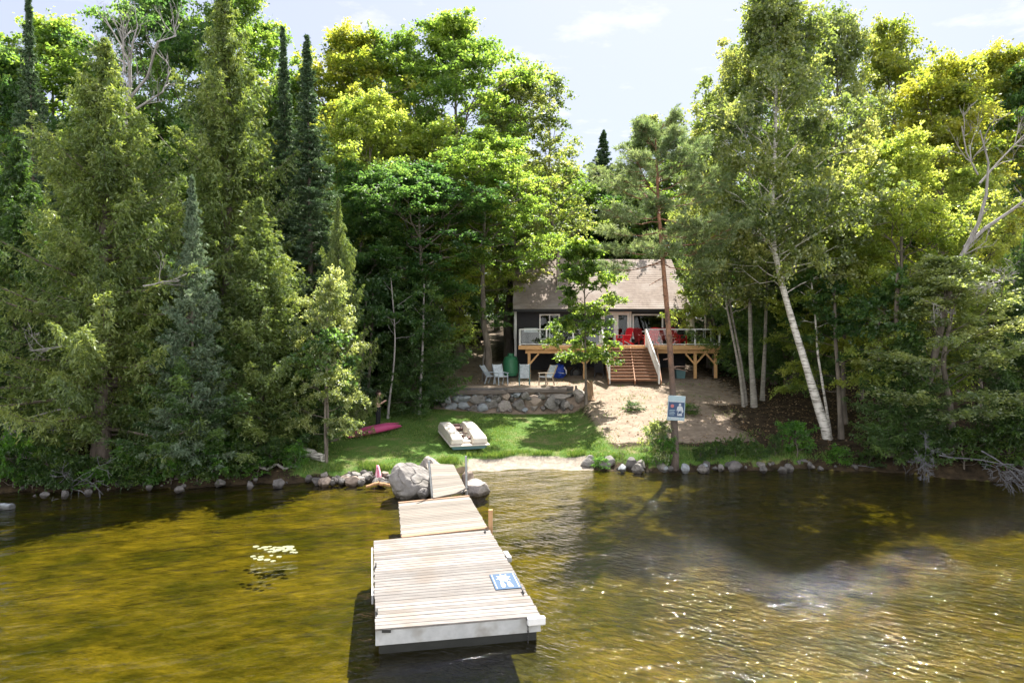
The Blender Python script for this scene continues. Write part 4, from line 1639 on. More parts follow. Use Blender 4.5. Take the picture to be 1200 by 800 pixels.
# ------------------------------------------------------------------ chairs
def adirondack(mats, label, loc, rz, recline=0.42, slats=6, scale=1.0, group=None):
    """slatted garden chair facing local -y"""
    fm, sm = M[mats[0]], M[mats[1]]
    r = empty('garden_chair', loc, rz, label, 'chair', group)
    r.scale = (scale,) * 3
    for sx in (-1, 1):
        mb = MB()
        mb.box((sx * 0.29, -0.26, 0.27), (0.05, 0.09, 0.54))
        mb.build('leg', fm, r, 0.006)
        mb = MB()
        mb.bar((sx * 0.26, -0.3, 0.36), (sx * 0.26, 0.5, 0.03), 0.045, 0.1)
        mb.build('leg', fm, r, 0.006)
        mb = MB()
        mb.bar((sx * 0.31, -0.36, 0.56), (sx * 0.31, 0.36, 0.54), 0.13, 0.03)
        mb.build('arm', fm, r, 0.008)
    mb = MB()
    for k in range(6):
        t = (k + 0.5) / 6
        mb.box((0, -0.3 + 0.52 * t, 0.385 - 0.13 * t), (0.5, 0.075, 0.022), rx=-0.24)
    mb.build('seat_slats', sm, r)
    mb = MB()
    for k in range(slats):
        x = -0.23 + 0.46 * k / (slats - 1)
        h = 0.78 - 0.9 * (x * x)
        a = Vector((x, 0.2, 0.26))
        b = a + Vector((x * 0.12, math.sin(recline) * h, math.cos(recline) * h))
        mb.bar(a, b, 0.08 if slats < 7 else 0.066, 0.022, (0, 1, 0.3))
    mb.build('backrest_slats', sm, r)
    for hgt in (0.2, 0.55):
        mb = MB()
        c = Vector((0, 0.2 + math.sin(recline) * hgt + 0.025, 0.26 + math.cos(recline) * hgt))
        mb.box(c, (0.54, 0.025, 0.07), rx=-recline)
        mb.build('back_rail', fm, r)
    return r


def sling_chair(mats, label, loc, rz, tilt=0.35):
    """high-backed patio chair with straight legs, facing local -y"""
    fm, sm = M[mats[0]], M[mats[1]]
    r = empty('patio_chair', loc, rz, label, 'chair')
    for sx in (-1, 1):
        mb = MB()
        mb.bar((sx * 0.27, -0.27, 0), (sx * 0.27, -0.24, 0.62), 0.05, 0.05, (0, 1, 0))
        mb.build('leg', fm, r, 0.006)
        mb = MB()
        mb.bar((sx * 0.27, 0.34, 0), (sx * 0.27, 0.18, 0.5), 0.05, 0.05, (0, 1, 0))
        mb.build('leg', fm, r, 0.006)
        mb = MB()
        mb.bar((sx * 0.28, -0.32, 0.63), (sx * 0.28, 0.32, 0.63), 0.07, 0.035)
        mb.build('arm', fm, r, 0.008)
    mb = MB()
    mb.box((0, -0.02, 0.42), (0.5, 0.54, 0.06), rx=-0.1)
    mb.build('seat', sm, r, 0.015)
    mb = MB()
    a = Vector((0, 0.22, 0.42))
    b = a + Vector((0, math.sin(tilt) * 0.68, math.cos(tilt) * 0.68))
    mb.bar(a, b, 0.5, 0.05, (0, 1, 0.3))
    mb.build('backrest', sm, r, 0.015)
    for sx in (-1, 1):
        mb = MB()
        o = Vector((sx * 0.265, 0, 0))
        mb.bar(a + o, b + o + Vector((0, 0.01, 0.03)), 0.045, 0.07, (0, 1, 0.3))
        mb.build('back_post', fm, r, 0.006)
    return r


TZ = 2.52
sling_chair(('grey_chair', 'weave_grey'), 'grey chair tilted far back seen side on, nearest the big tree trunk', on_ground(577, 450)[:2] + (TZ,), RAD(70), 0.62)
sling_chair(('grey_chair', 'weave_grey'), 'pale grey high back chair overlapping the reclined one by the tree', on_ground(587, 451)[:2] + (TZ,), RAD(28), 0.38)
sling_chair(('green_chair', 'weave_grey'), 'upright chair with dark green legs facing the cottage above the stone wall', on_ground(614.5, 451.5)[:2] + (TZ,), RAD(182), 0.12)
sling_chair(('tan_chair', 'weave_grey'), 'tan legged chair with dappled back turned sideways near the wall end', on_ground(640, 451.5)[:2] + (TZ,), RAD(-52), 0.5)

red = [(731, 42.9, 'small red chair behind the glow of leaves at the stair head', RAD(-60), 'red_plastic'),
       (763.5, 42.2, 'bright red slatted deck chair directly right of the stair handrail', RAD(-35), 'red_plastic'),
       (751, 43.6, 'dark red chair in shade against the large window', RAD(20), 'maroon_plastic'),
       (780, 43.2, 'dark red chair half hidden behind the pine trunk on the deck', RAD(5), 'maroon_plastic'),
       (796, 42.2, 'bright red deck chair in the sun right of the pine trunk', RAD(40), 'red_plastic')]
for px, y, lab, rz, mt in red:
    adirondack((mt, mt), lab, (X(px, y), y, DECKZ + 0.001), rz, 0.36, 6, 1.12, 'red chairs on the deck')
# low table between the red chairs
tb = empty('side_table', (X(788, 42.2), 42.2, DECKZ), 0, 'small white side table between the red deck chairs', 'table')
m_ = MB()
m_.tube([(0, 0, 0.43), (0, 0, 0.46)], 0.26, 20)
m_.build('table_top', M['trim_white'], tb)
for k in range(3):
    m_ = MB()
    a = k * 2 * PI / 3
    m_.bar((0.2 * math.cos(a), 0.2 * math.sin(a), 0.0), (0.12 * math.cos(a), 0.12 * math.sin(a), 0.43), 0.03, 0.03, (0, 1, 0))
    m_.build('leg', M['trim_white'], tb)
# grill with its cover on the left end of the deck
gr = empty('barbecue', (X(622, 42.6), 42.6, DECKZ), 0, 'dark covered barbecue behind the glass at the left deck end', 'barbecue')
m_ = MB()
m_.box((0, 0, 0.48), (0.9, 0.5, 0.6))
m_.build('cabinet', M['siding'], gr, 0.02)
m_ = MB()
m_.prism([(-0.27, 0.8), (0.27, 0.8), (0.27, 0.92), (0.16, 1.06), (-0.16, 1.08), (-0.27, 0.94)], -0.44, 0.44, lambda u, v, ww: (ww, u, v))
m_.build('lid', M['steel'], gr, 0.02)
m_ = MB()
m_.tube([(-0.32, -0.3, 0.9), (-0.32, -0.34, 0.9), (0.32, -0.34, 0.9), (0.32, -0.3, 0.9)], 0.015, 6)
m_.build('handle', M['steel'], gr)
for sx in (-1, 1):
    m_ = MB()
    m_.box((sx * 0.58, 0, 0.76), (0.24, 0.42, 0.03))
    m_.build('side_shelf', M['dark_metal'], gr)
    for sy in (-1, 1):
        m_ = MB()
        m_.box((sx * 0.4, sy * 0.2, 0.09), (0.05, 0.05, 0.18))
        m_.build('leg', M['dark_metal'], gr)
# closed parasols on the right of the deck
for px, y, lab, h in ((811, 43.0, 'closed cream parasol standing on the right end of the deck', 2.3), (826.5, 43.6, 'slim closed parasol nearest the right deck corner', 2.45)):
    u = empty('parasol', (X(px, y), y, DECKZ), 0, lab, 'parasol')
    m_ = MB()
    m_.tube([(0, 0, 0), (0, 0, 0.06)], 0.26, 16)
    m_.build('base', M['dark_metal'], u)
    m_ = MB()
    m_.tube([(0, 0, 0.05), (0, 0, h)], 0.022, 8)
    m_.build('pole', M['trim_white'], u)
    m_ = MB()
    k = 0.16 if px == 811 else 0.07
    m_.tube([(0, 0, h - 1.35), (0, 0, h - 1.1), (0, 0, h - 0.5), (0, 0, h - 0.08), (0, 0, h)], [k * 0.8, k, k * 0.8, k * 0.35, 0.02], 10)
    m_.build('canopy', M['canvas'], u)

# things under and beside the deck
gt = empty('green_tank', (X(598.5, 42.6), 42.6, gz(X(598.5, 42.6), 42.6)), 0, 'tall green tank standing at the left corner of the cottage', 'tank')
prof = [(0.0, 0.42), (0.12, 0.44), (0.15, 0.5), (0.9, 0.5), (1.12, 0.44), (1.2, 0.32), (1.24, 0.12)]
m_ = MB()
m_.tube([(0, 0, a + 0.08) for a, b in prof], [b * 0.95 for a, b in prof], 24)
m_.build('tank_body', M['green_tank'], gt, smooth=True)
m_ = MB()
m_.tube([(0, 0, 1.3), (0, 0, 1.46)], 0.2, 16)
m_.build('valve_collar', M['green_tank'], gt)
m_ = MB()
m_.tube([(0, 0, -0.05), (0, 0, 0.1)], 0.4, 20)
m_.build('base', M['black_rubber'], gt)
for zz in (0.35, 0.9):
    m_ = MB()
    m_.tube([(0, 0, zz), (0, 0, zz + 0.05)], 0.495, 24)
    m_.build('hoop', M['green_tank'], gt)

bt = empty('tarp_bundle', (X(655, 42.4), 42.4, 2.5), 0, 'crumpled blue tarpaulin bundle stored under the deck', 'tarp')
bm = bmesh.new()
bmesh.ops.create_icosphere(bm, subdivisions=4, radius=1)
for v in bm.verts:
    p = v.co
    k = 1 + 0.22 * noise.noise(p * 2.2) + 0.1 * noise.noise(p * 5)
    v.co = Vector((p.x * 0.46 * k, p.y * 0.4 * k, 0.42 + max(-0.42, p.z * 0.46 * k)))
me = bpy.data.meshes.new('tarp_cover')
bm.to_mesh(me)
bm.free()
me.materials.append(M['blue_tarp'])
link(bpy.data.objects.new('tarp_cover', me), bt)
m_ = MB()
m_.tube([(0.3, -0.3, 0.7), (0.42, -0.3, 0.5), (0.44, -0.3, 0.3)], 0.04, 8)
m_.build('white_handle', M['trim_white'], bt)
m_ = MB()
m_.tube([(-0.45, -0.2, 0.35), (-0.1, -0.42, 0.4), (0.3, -0.36, 0.32)], 0.015, 6)
m_.build('tie_rope', M['trim_white'], bt)

ty = empty('tyre', (X(675, 42.6), 42.6, 2.83), 0, 'black car tyre leaning in the dark under the deck', 'tyre')
m_ = MB()
ring = [(0.3 * math.cos(a), 0, 0.3 * math.sin(a)) for a in np.linspace(0, 2 * PI, 25)]
m_.tube(ring, 0.09, 10, caps=False)
m_.build('tread', M['black_rubber'], ty, smooth=True)
m_ = MB()
m_.tube([(0, -0.03, 0), (0, 0.03, 0)], 0.2, 20)
m_.build('rim', M['dark_metal'], ty)

bn = empty('storage_bin', (X(797, 41.8), 41.8, 2.5), 0, 'small grey teal storage bin under the right side of the deck', 'bin')
m_ = MB()
m_.prism([(-0.24, 0), (0.24, 0), (0.29, 0.5), (-0.29, 0.5)], -0.22, 0.22, lambda u, v, ww: (u, ww, v))
m_.build('bin_body', M['bin_teal'], bn, 0.015)
m_ = MB()
m_.box((0, 0, 0.525), (0.64, 0.5, 0.05))
m_.build('lid', M['bin_teal'], bn, 0.012)
sling_chair(('dark_metal', 'siding'), 'dark folded chair standing in the gloom under the deck by the stairs', (X(703, 42.3), 42.3, 2.5), RAD(160), 0.2)

# ------------------------------------------------------------------ stone retaining wall
def build_wall():
    y0 = 34.98
    a, b = X(512, y0), X(672, y0)
    r = empty('retaining_wall', (0, y0, 1.2), 0, 'dry stone retaining wall of rounded boulders below the seating terrace', 'wall')
    rng = random.Random(5)
    zt, zb = 2.3, 1.02
    # hand-placed big stones in photo pixels: centre x, y, width, height, material
    st = [(535, 467, 12, 9, 'rock_blue'), (545, 466, 17, 7, 'rock_blue'), (556, 466, 6, 9, 'rock_blue'), (560.5, 468, 20, 12, 'rock'), (532, 476, 9, 8, 'rock_blue'), (543, 475, 14, 9, 'rock_blue'),
          (574, 463.5, 6, 5, 'rock_dark'), (579, 465, 9, 6, 'rock'), (586, 464, 8, 7, 'rock'), (593, 464.5, 9, 8, 'rock_brown'), (555, 478, 11, 9, 'rock'), (566, 477.5, 11, 9, 'rock_blue'), (577, 473.5, 14, 11, 'rock'),
          (584.5, 468.5, 6, 6, 'rock'), (592, 476, 14, 13, 'rock_pale'), (606, 463, 9, 7, 'rock_blue'), (616, 463.5, 9, 8, 'rock'), (607.5, 474, 15, 14, 'rock'), (600, 467, 5, 6, 'rock_dark'), (626, 472, 21, 14, 'rock_brown'),
          (626, 477.5, 10, 8, 'rock_pale'), (635, 465, 8, 6, 'rock'), (646, 472.5, 16, 16, 'rock'), (655, 464.5, 26, 6, 'rock_pale'), (653, 472, 8, 8, 'rock_dark'), (660, 474, 8, 12, 'rock_dark'), (664.5, 474, 7, 8, 'rock_pale'),
          (524, 468, 9, 9, 'rock_blue'), (519, 474, 9, 8, 'rock_dark'), (526, 478, 9, 7, 'rock_blue'), (597, 480, 6, 5, 'rock_pale'), (615, 480, 7, 5, 'rock_blue'), (637, 479, 7, 5, 'rock'), (586, 480, 7, 6, 'rock'),
          (572, 469, 7, 6, 'rock_blue'), (549, 480, 7, 5, 'rock_dark'), (620, 467, 6, 5, 'rock_dark'), (669, 477, 6, 6, 'rock')]
    for i, (px, py, w_, h_, mt) in enumerate(st):
        x, y, z = W(px, py, y0)
        k = y0 / FPX
        rock('stone', (x, 0.0 + rng.uniform(-0.06, 0.1), z - 1.2), (w_ * k * 1.28, 0.62, h_ * k * 1.3), rng.uniform(-0.15, 0.15), rng.randrange(7), mt, r)
    # chinking stones filling the gaps behind
    for k in range(54):
        x = a + (b - a) * (k + rng.random()) / 54
        z = rng.uniform(zb, zt)
        rock('stone', (x, 0.22, z - 1.2), (rng.uniform(.3, .5), 0.4, rng.uniform(.22, .36)), rng.uniform(-0.5, 0.5), rng.randrange(7), rng.choice(['rock_dark', 'rock_blue', 'rock_dark']), r)
    mb = MB()
    mb.box(((a + b) / 2, 0.42, 0.42), (b - a, 0.3, 1.6))
    mb.build('earth_core', M['rock_dark'], r)
    # weathered timbers laid along the top
    t = empty('edging_timber', (0, 0, 0), 0, 'long weathered timbers laid end to end on top of the stone wall', 'timber')
    for p0, p1, py, dy in ((523, 594, 459.5, 0.1), (594.4, 664, 457.5, 0.05)):
        mb = MB()
        aa, bb = Vector(W(p0, py, y0 - dy)), Vector(W(p1, py - 0.4, y0 - dy))
        mb.bar(aa, bb, 0.24, 0.2)
        mb.build('beam', M['timber_old'], t, 0.02)
    mb = MB()
    aa, bb = Vector(W(640, 454.6, y0 + 0.25)), Vector(W(672, 453.6, y0 + 0.3))
    mb.bar(aa, bb, 0.2, 0.14)
    mb.build('end_beam', M['timber_old'], t, 0.02)
    mb = MB()
    p = W(675, 458, y0 - 0.1)
    mb.box(p, (0.11, 0.11, 0.55))
    mb.build('end_post', M['timber_old'], t, 0.01)


build_wall()
x_, y_, z_ = W(679.5, 462, 35.0)
tag(rock('boulder', (x_, y_, z_ - 0.05), (0.85, 0.7, 0.75), 0.4, 3, 'rock_pale'), 'rounded pale boulder at the right end of the stone wall', 'boulder')


def build_stump():
    x, y, z = W(688, 467, 35.4)
    bm = bmesh.new()
    rows = 10
    n = 12
    rng = random.Random(9)
    vs = []
    for k in range(rows):
        t = k / (rows - 1)
        rr = 0.3 * (1.25 - 0.7 * t) * (1 + 0.5 * math.exp(-t * 6))
        for j in range(n):
            a = j * 2 * PI / n
            q = rr * (1 + 0.3 * noise.noise(Vector((math.cos(a) * 1.5, math.sin(a) * 1.5, t * 2))))
            vs.append(bm.verts.new((q * math.cos(a) + 0.12 * t, q * math.sin(a) * 0.8, 0.95 * t * (1 + 0.25 * noise.noise(Vector((a, 3, t)))) - 0.1)))
    for k in range(rows - 1):
        for j in range(n):
            bm.faces.new((vs[k * n + j], vs[k * n + (j + 1) % n], vs[(k + 1) * n + (j + 1) % n], vs[(k + 1) * n + j]))
    bm.faces.new(vs[-n:])
    me = bpy.data.meshes.new('stump')
    bm.to_mesh(me)
    bm.free()
    me.materials.append(M['stump'])
    o = link(bpy.data.objects.new('driftwood_stump', me))
    o.location = (x, y, gz(x, y) - 0.05)
    tag(o, 'ragged brown tree stump beside the thin tree at the wall end', 'stump')


build_stump()
# steps left of the wall
sr = empty('garden_steps', (0, 0, 0), 0, 'grey plank steps climbing left of the stone wall', 'steps')
for k, (py, Z) in enumerate(((468.5, 34.7), (464.5, 35.1), (460.5, 35.5), (456.8, 35.9))):
    m_ = MB()
    a = Vector(W(507 + k, py, Z))
    b = Vector(W(519, py - 0.2, Z))
    m_.bar(a, b, 0.36, 0.09)
    m_.build('step', M['wood_steps'], sr, 0.01)

# ------------------------------------------------------------------ pedal boat on the lawn
def build_pedal_boat():
    c = on_ground(541.5, 519)
    r = empty('pedal_boat', (c[0], c[1], gz(c[0], c[1]) + 0.06), RAD(6), 'cream and blue pedal boat lying on the lawn', 'boat')
    r.rotation_euler = (RAD(6), 0, RAD(17))
    r.scale = (0.94, 1.2, 0.88)
    # hull tub
    def outline(w, l0, l1, bow):
        return [(-w, l0), (w, l0), (w * 1.0, l1 - bow), (w * 0.8, l1), (-w * 0.8, l1), (-w, l1 - bow)]
    mb = MB()
    lo, hi = outline(0.68, -1.05, 1.15, 0.4), outline(0.8, -1.15, 1.3, 0.4)
    n = 6
    mb.add([(u, v, 0.0) for u, v in lo] + [(u, v, 0.2) for u, v in hi], [tuple(range(n))[::-1], tuple(range(n, 2 * n))] + [(i, (i + 1) % n, n + (i + 1) % n, n + i) for i in range(n)])
    mb.build('hull', M['boat_blue'], r, 0.03, seg=3)
    mb = MB()
    rim = outline(0.86, -1.21, 1.36, 0.42)
    mb.prism(rim, 0.2, 0.25)
    mb.build('rim', M['boat_cream'], r, 0.02)
    for s in (-1, 1):
        mb = MB()
        prof = [(-1.1, 0.25), (-1.1, 0.5), (-0.95, 0.58), (0.5, 0.68), (1.05, 0.64), (1.22, 0.5), (1.25, 0.25)]
        i0, i1 = (0.25, 0.81)
        vs, k = [], len(prof)
        for u, v in prof:
            taper = 0.03 if v > 0.3 else 0
            vs.append((s * (i0 + taper), u, v))
        for u, v in prof:
            taper = 0.05 if v > 0.3 else 0
            vs.append((s * (i1 - taper), u, v))
        if s == 1:                       # the right float narrows toward the bow
            vs = [(x - (0.14 * max(0, -y - 0.2) if x < 0.5 else 0), y, z) for x, y, z in vs]
        mb.add(vs, [tuple(range(k)), tuple(range(k, 2 * k))[::-1]] + [(i, (i + 1) % k, k + (i + 1) % k, k + i) for i in range(k)])
        mb.build('side_float', M['boat_cream'], r, 0.06, seg=3)
    mb = MB()
    mb.box((0, -0.55, 0.3), (0.52, 0.75, 0.09))
    mb.build('footwell', M['boat_cream'], r, 0.02)
    mb = MB()
    mb.box((0, 0.85, 0.36), (0.46, 0.3, 0.12))
    mb.box((0, 1.02, 0.45), (0.46, 0.07, 0.16), rx=-0.25)
    mb.build('seat', M['boat_brown'], r, 0.03)
    mb = MB()
    mb.tube([(-0.26, -0.2, 0.46), (-0.1, -0.2, 0.46), (-0.1, -0.3, 0.5), (0.1, -0.3, 0.5), (0.1, -0.12, 0.42), (0.26, -0.12, 0.42)], 0.025, 8)
    mb.build('pedal_crank', M['boat_brown'], r)
    for s in (-1, 1):
        mb = MB()
        mb.box((s * 0.12, -0.55 - 0.12 * s, 0.42), (0.16, 0.16, 0.06), rz=0.4)
        mb.build('pedal', M['boat_brown'], r, 0.01)
    mb = MB()
    mb.tube([(0, 0.35, 0.3), (0, 0.3, 0.7)], 0.02, 8)
    mb.build('steering_lever', M['dark_metal'], r)


build_pedal_boat()


def build_kayak():
    a, b = Vector(on_ground(407, 515.5)), Vector(on_ground(471, 502))
    r = empty('kayak', (a + b) / 2 + Vector((0, 0, 0.17)), math.atan2(b.y - a.y, b.x - a.x), 'magenta pink kayak lying upside down on the grass', 'kayak')
    ln = (b - a).length
    slope = math.atan2(b.z - a.z, math.hypot(b.x - a.x, b.y - a.y))
    r.rotation_euler = (0, -slope, math.atan2(b.y - a.y, b.x - a.x))
    bm = bmesh.new()
    rows, n = 25, 14
    g = []
    for k in range(rows):
        t = k / (rows - 1)
        s = (max(0.0, 1 - abs(2 * t - 1) ** 2.3)) ** 0.8
        hw, hh = 0.33 * s + 0.012, 0.2 * s + 0.015
        rock_ = 0.13 * abs(2 * t - 1) ** 3
        ring = []
        for j in range(n):
            q = j * 2 * PI / n
            y = hw * math.copysign(abs(math.cos(q)) ** 0.8, math.cos(q))
            z = (hh if math.sin(q) > 0 else hh * 0.55) * math.sin(q) - rock_ * 0.6
            ring.append(bm.verts.new((ln * (t - 0.5), y, z)))
        g.append(ring)
    for k in range(rows - 1):
        for j in range(n):
            bm.faces.new((g[k][j], g[k][(j + 1) % n], g[k + 1][(j + 1) % n], g[k + 1][j]))
    bm.faces.new(g[0])
    bm.faces.new(g[-1])
    bmesh.ops.recalc_face_normals(bm, faces=bm.faces)
    me = bpy.data.meshes.new('hull')
    bm.to_mesh(me)
    bm.free()
    me.polygons.foreach_set('use_smooth', [True] * len(me.polygons))
    me.materials.append(M['kayak'])
    link(bpy.data.objects.new('hull', me), r)
    m_ = MB()
    m_.tube([(-ln * 0.44, 0, 0.1), (-ln * 0.2, 0, 0.192), (0, 0, 0.2), (ln * 0.2, 0, 0.192), (ln * 0.44, 0, 0.1)], 0.02, 6)
    m_.build('keel_strip', M['kayak'], r)
    for s in (-1, 1):
        m_ = MB()
        m_.tube([(s * ln * 0.49, -0.03, -0.06), (s * ln * 0.505, 0, 0.0), (s * ln * 0.49, 0.03, -0.06)], 0.012, 6)
        m_.build('carry_handle', M['black_rubber'], r)


build_kayak()


def log(name, p0, p1, r0, r1, mat, label, cat, seed=1, bend=0.06):
    rng = np.random.default_rng(seed)
    p0, p1 = np.array(p0, float), np.array(p1, float)
    q = np.linspace(0, 1, 8)[:, None]
    pts = p0 + (p1 - p0) * q
    pts[1:-1] += rng.normal(0, bend, (6, 3))
    mb = MB()
    mb.tube(pts, np.linspace(r0, r1, 8) * (1 + rng.normal(0, 0.06, 8)), 10)
    return tag(mb.build(name, M[mat], None, smooth=False), label, cat)


def gp(px, py, dz=0.0):
    p = on_ground(px, py)
    return (p[0], p[1], p[2] + dz)


log('fallen_log', gp(384, 519, 0.12), gp(442, 501, 0.1), 0.13, 0.09, 'timber_old', 'long grey log lying on the grass behind the pink kayak', 'log', 2)
log('birch_log', gp(345, 530, 0.17), gp(380, 541, 0.12), 0.2, 0.14, 'bark_birch', 'short white birch log lying above the left shore rocks', 'log', 3, 0.02)
log('drift_log', gp(288, 551, 0.12), gp(350, 551, 0.1), 0.07, 0.04, 'dead_wood', 'thin bleached drift log along the left waterline', 'log', 4)
log('floating_log', (X(-20, 20.3), 20.3, 0.0), (X(14, 20.0), 20.0, 0.05), 0.13, 0.11, 'rock_blue', 'pale end of a log floating at the left edge of the lake', 'log', 5, 0.01)
log('drift_log', gp(205, 563, 0.1), gp(262, 559, 0.16), 0.09, 0.05, 'timber_old', 'dark half sunk log on the shaded left bank', 'log', 6)

# ------------------------------------------------------------------ boulders and shore rocks
def shore_rock(px, py, wpx, hpx, mat, label, i, rz=0.0, name='rock', group=None, cat='rock', depth=0.9):
    Z = (CAMH - 0.1) * FPX / (py + hpx * 0.4 - HOR)
    k = Z / FPX
    x, y, z = W(px, py, Z)
    return tag(rock(name, (x, y + 0.1, z - 0.3 * hpx * k), (wpx * k * 1.25, max(wpx * depth, hpx) * k * 1.1, hpx * k * 1.72), rz, i, mat), label, cat, group)


shore_rock(481.5, 561, 50, 38, 'rock', 'huge rounded grey boulder left of the gangway', 2, 0.3, 'boulder', cat='boulder')
shore_rock(505, 545, 26, 22, 'rock_pale', 'pale low boulder behind the left pipe post', 4, 0.9, 'boulder', cat='boulder')
shore_rock(560, 569, 30, 18, 'rock_pale', 'low pinkish rock half in the water right of the gangway', 5, 0.2)
shore_rock(548, 560, 18, 16, 'rock_brown', 'brown rock tucked against the right side of the gangway', 1, 1.2)
shore_rock(684, 532, 17, 12, 'rock_pale', 'pale rock at the back of the trio on the beach', 3, 0.5)
shore_rock(691, 540.5, 21, 12, 'rock', 'smooth oval rock at the front of the beach trio', 0, 0.1)
shore_rock(712, 541, 22, 14, 'rock', 'wide grey rock at the right of the beach trio', 6, 0.7)
shore_rock(700, 534, 13, 10, 'rock_pale', 'small pale rock wedged between the larger beach rocks', 1, 0.2)
shore_rock(855, 521, 9, 12, 'rock_pale', 'upright pale stone in the weeds right of the signed pine', 4, 0.3)
shore_rock(960, 527, 14, 10, 'rock_blue', 'bluish flat rock beside the green bush on the right bank', 5, 0.3)
shore_rock(477, 577, 16, 8, 'rock_pale', 'pale wet rock at the waterline under the huge boulder', 3, 0.3)
shore_rock(496, 577, 14, 9, 'rock', 'grey wet rock between the huge boulder and the gangway', 2, 0.6)
rng = random.Random(21)
kinds = {'rock': 'grey', 'rock_brown': 'brownish', 'rock_blue': 'bluish grey', 'rock_dark': 'dark', 'rock_pale': 'pale'}


def strip(p0, p1, fy, n, size, mats, where, group, seed):
    rg = random.Random(seed)
    for k in range(n):
        px = p0 + (p1 - p0) * (k + rg.random()) / n
        py = fy(px) + rg.uniform(-8, 3)
        w_ = rg.uniform(*size) * rg.choice((0.55, 0.7, 0.8, 1.0))
        mt = rg.choice(mats)
        shore_rock(px, py, w_, w_ * rg.uniform(0.5, 0.75), mt, f'small {kinds[mt]} rock {where}', rg.randrange(7), rg.uniform(0, 3), group=group)


strip(376, 462, lambda p: 562, 46, (7, 16), ['rock_brown', 'rock', 'rock_dark', 'rock_pale', 'rock'], 'in the sunlit row left of the huge boulder', 'rocks left of the huge boulder', 1)
strip(722, 830, lambda p: 546, 38, (7, 19), ['rock_dark', 'rock', 'rock_blue'], 'on the shore around the signed pine', 'rocks around the signed pine', 2)
strip(828, 1010, lambda p: 546, 38, (7, 19), ['rock_dark', 'rock_dark', 'rock_dark', 'rock'], 'on the shaded waterline below the leaning birch', 'rocks below the leaning birch', 3)
strip(20, 376, lambda p: 579 - (p - 20) * 0.05, 26, (4, 14), ['rock_dark'], 'on the dark left waterline under the cedars', 'rocks under the left cedars', 4)

# pink cloth and the two sticks on the rocks
x_, y_, z_ = W(443, 558, 24.2)
m_ = MB()
nU, nV = 7, 9
vs = []
for j in range(nV):
    for i in range(nU):
        t = j / (nV - 1)
        u = i / (nU - 1) - 0.5
        wd = 0.08 + 0.26 * t
        vs.append((x_ + u * wd + 0.04 * math.sin(t * 4), y_ - 0.12 - 0.22 * t + 0.05 * math.sin(u * 12 + t * 3), z_ + 0.42 - 0.85 * t))
m_.add(vs, [(j * nU + i, j * nU + i + 1, (j + 1) * nU + i + 1, (j + 1) * nU + i) for j in range(nV - 1) for i in range(nU - 1)])
o = m_.build('cloth', M['pink_cloth'], None, smooth=True)
sm_ = o.modifiers.new('thick', 'SOLIDIFY')
sm_.thickness = 0.02
tag(o, 'pink and white cloth draped over the shore rocks', 'cloth')
log('driftwood_stick', W(429, 570, 22.7), W(444, 565.5, 22.9), 0.05, 0.06, 'orange_wood', 'tan driftwood stick left of the pink cloth', 'stick', 7, 0.01)
log('driftwood_stick', W(445, 566, 22.85), W(458, 569, 22.75), 0.06, 0.05, 'orange_wood', 'tan driftwood stick right of the pink cloth', 'stick', 8, 0.01)

# ------------------------------------------------------------------ lily pads
rng = random.Random(12)
pads = [(300, 640), (304, 642.5), (310, 641), (312, 643.5), (316, 640), (319, 643), (322, 641), (325, 644), (327, 641), (330, 643), (333, 640.5), (337, 640), (340, 640.5), (339, 643), (334, 645), (342, 646.5), (346, 647), (344, 644), (316, 646), (321, 646),
        (296.5, 651.5), (299, 654), (305, 655), (306, 652), (318, 650.5), (327, 652), (313, 655.5), (320, 657)]
for k, (px, py) in enumerate(pads):
    Z = 4.99 * FPX / (py - HOR)
    n = 18
    rr = rng.uniform(0.05, 0.1) * (1.0 if py < 649 else 0.8)
    m_ = MB()
    ring = [(rr * math.cos(a), rr * math.sin(a)) for a in np.linspace(0.22, 2 * PI - 0.22, n)]
    m_.prism([(0.0, 0.0)] + ring, 0.0, 0.008)
    o = m_.build('lily_pad', M['lily'])
    o.location = (X(px, Z), Z, 0.006)
    o.rotation_euler = (rng.uniform(-.04, .04), rng.uniform(-.04, .04), rng.uniform(0, 6))
    tag(o, 'pale floating lily pad in the upper dense cluster on the lake' if py < 649 else 'small pale lily pad in the loose lower scatter of the patch', 'lily pad', 'lily pads on the lake')

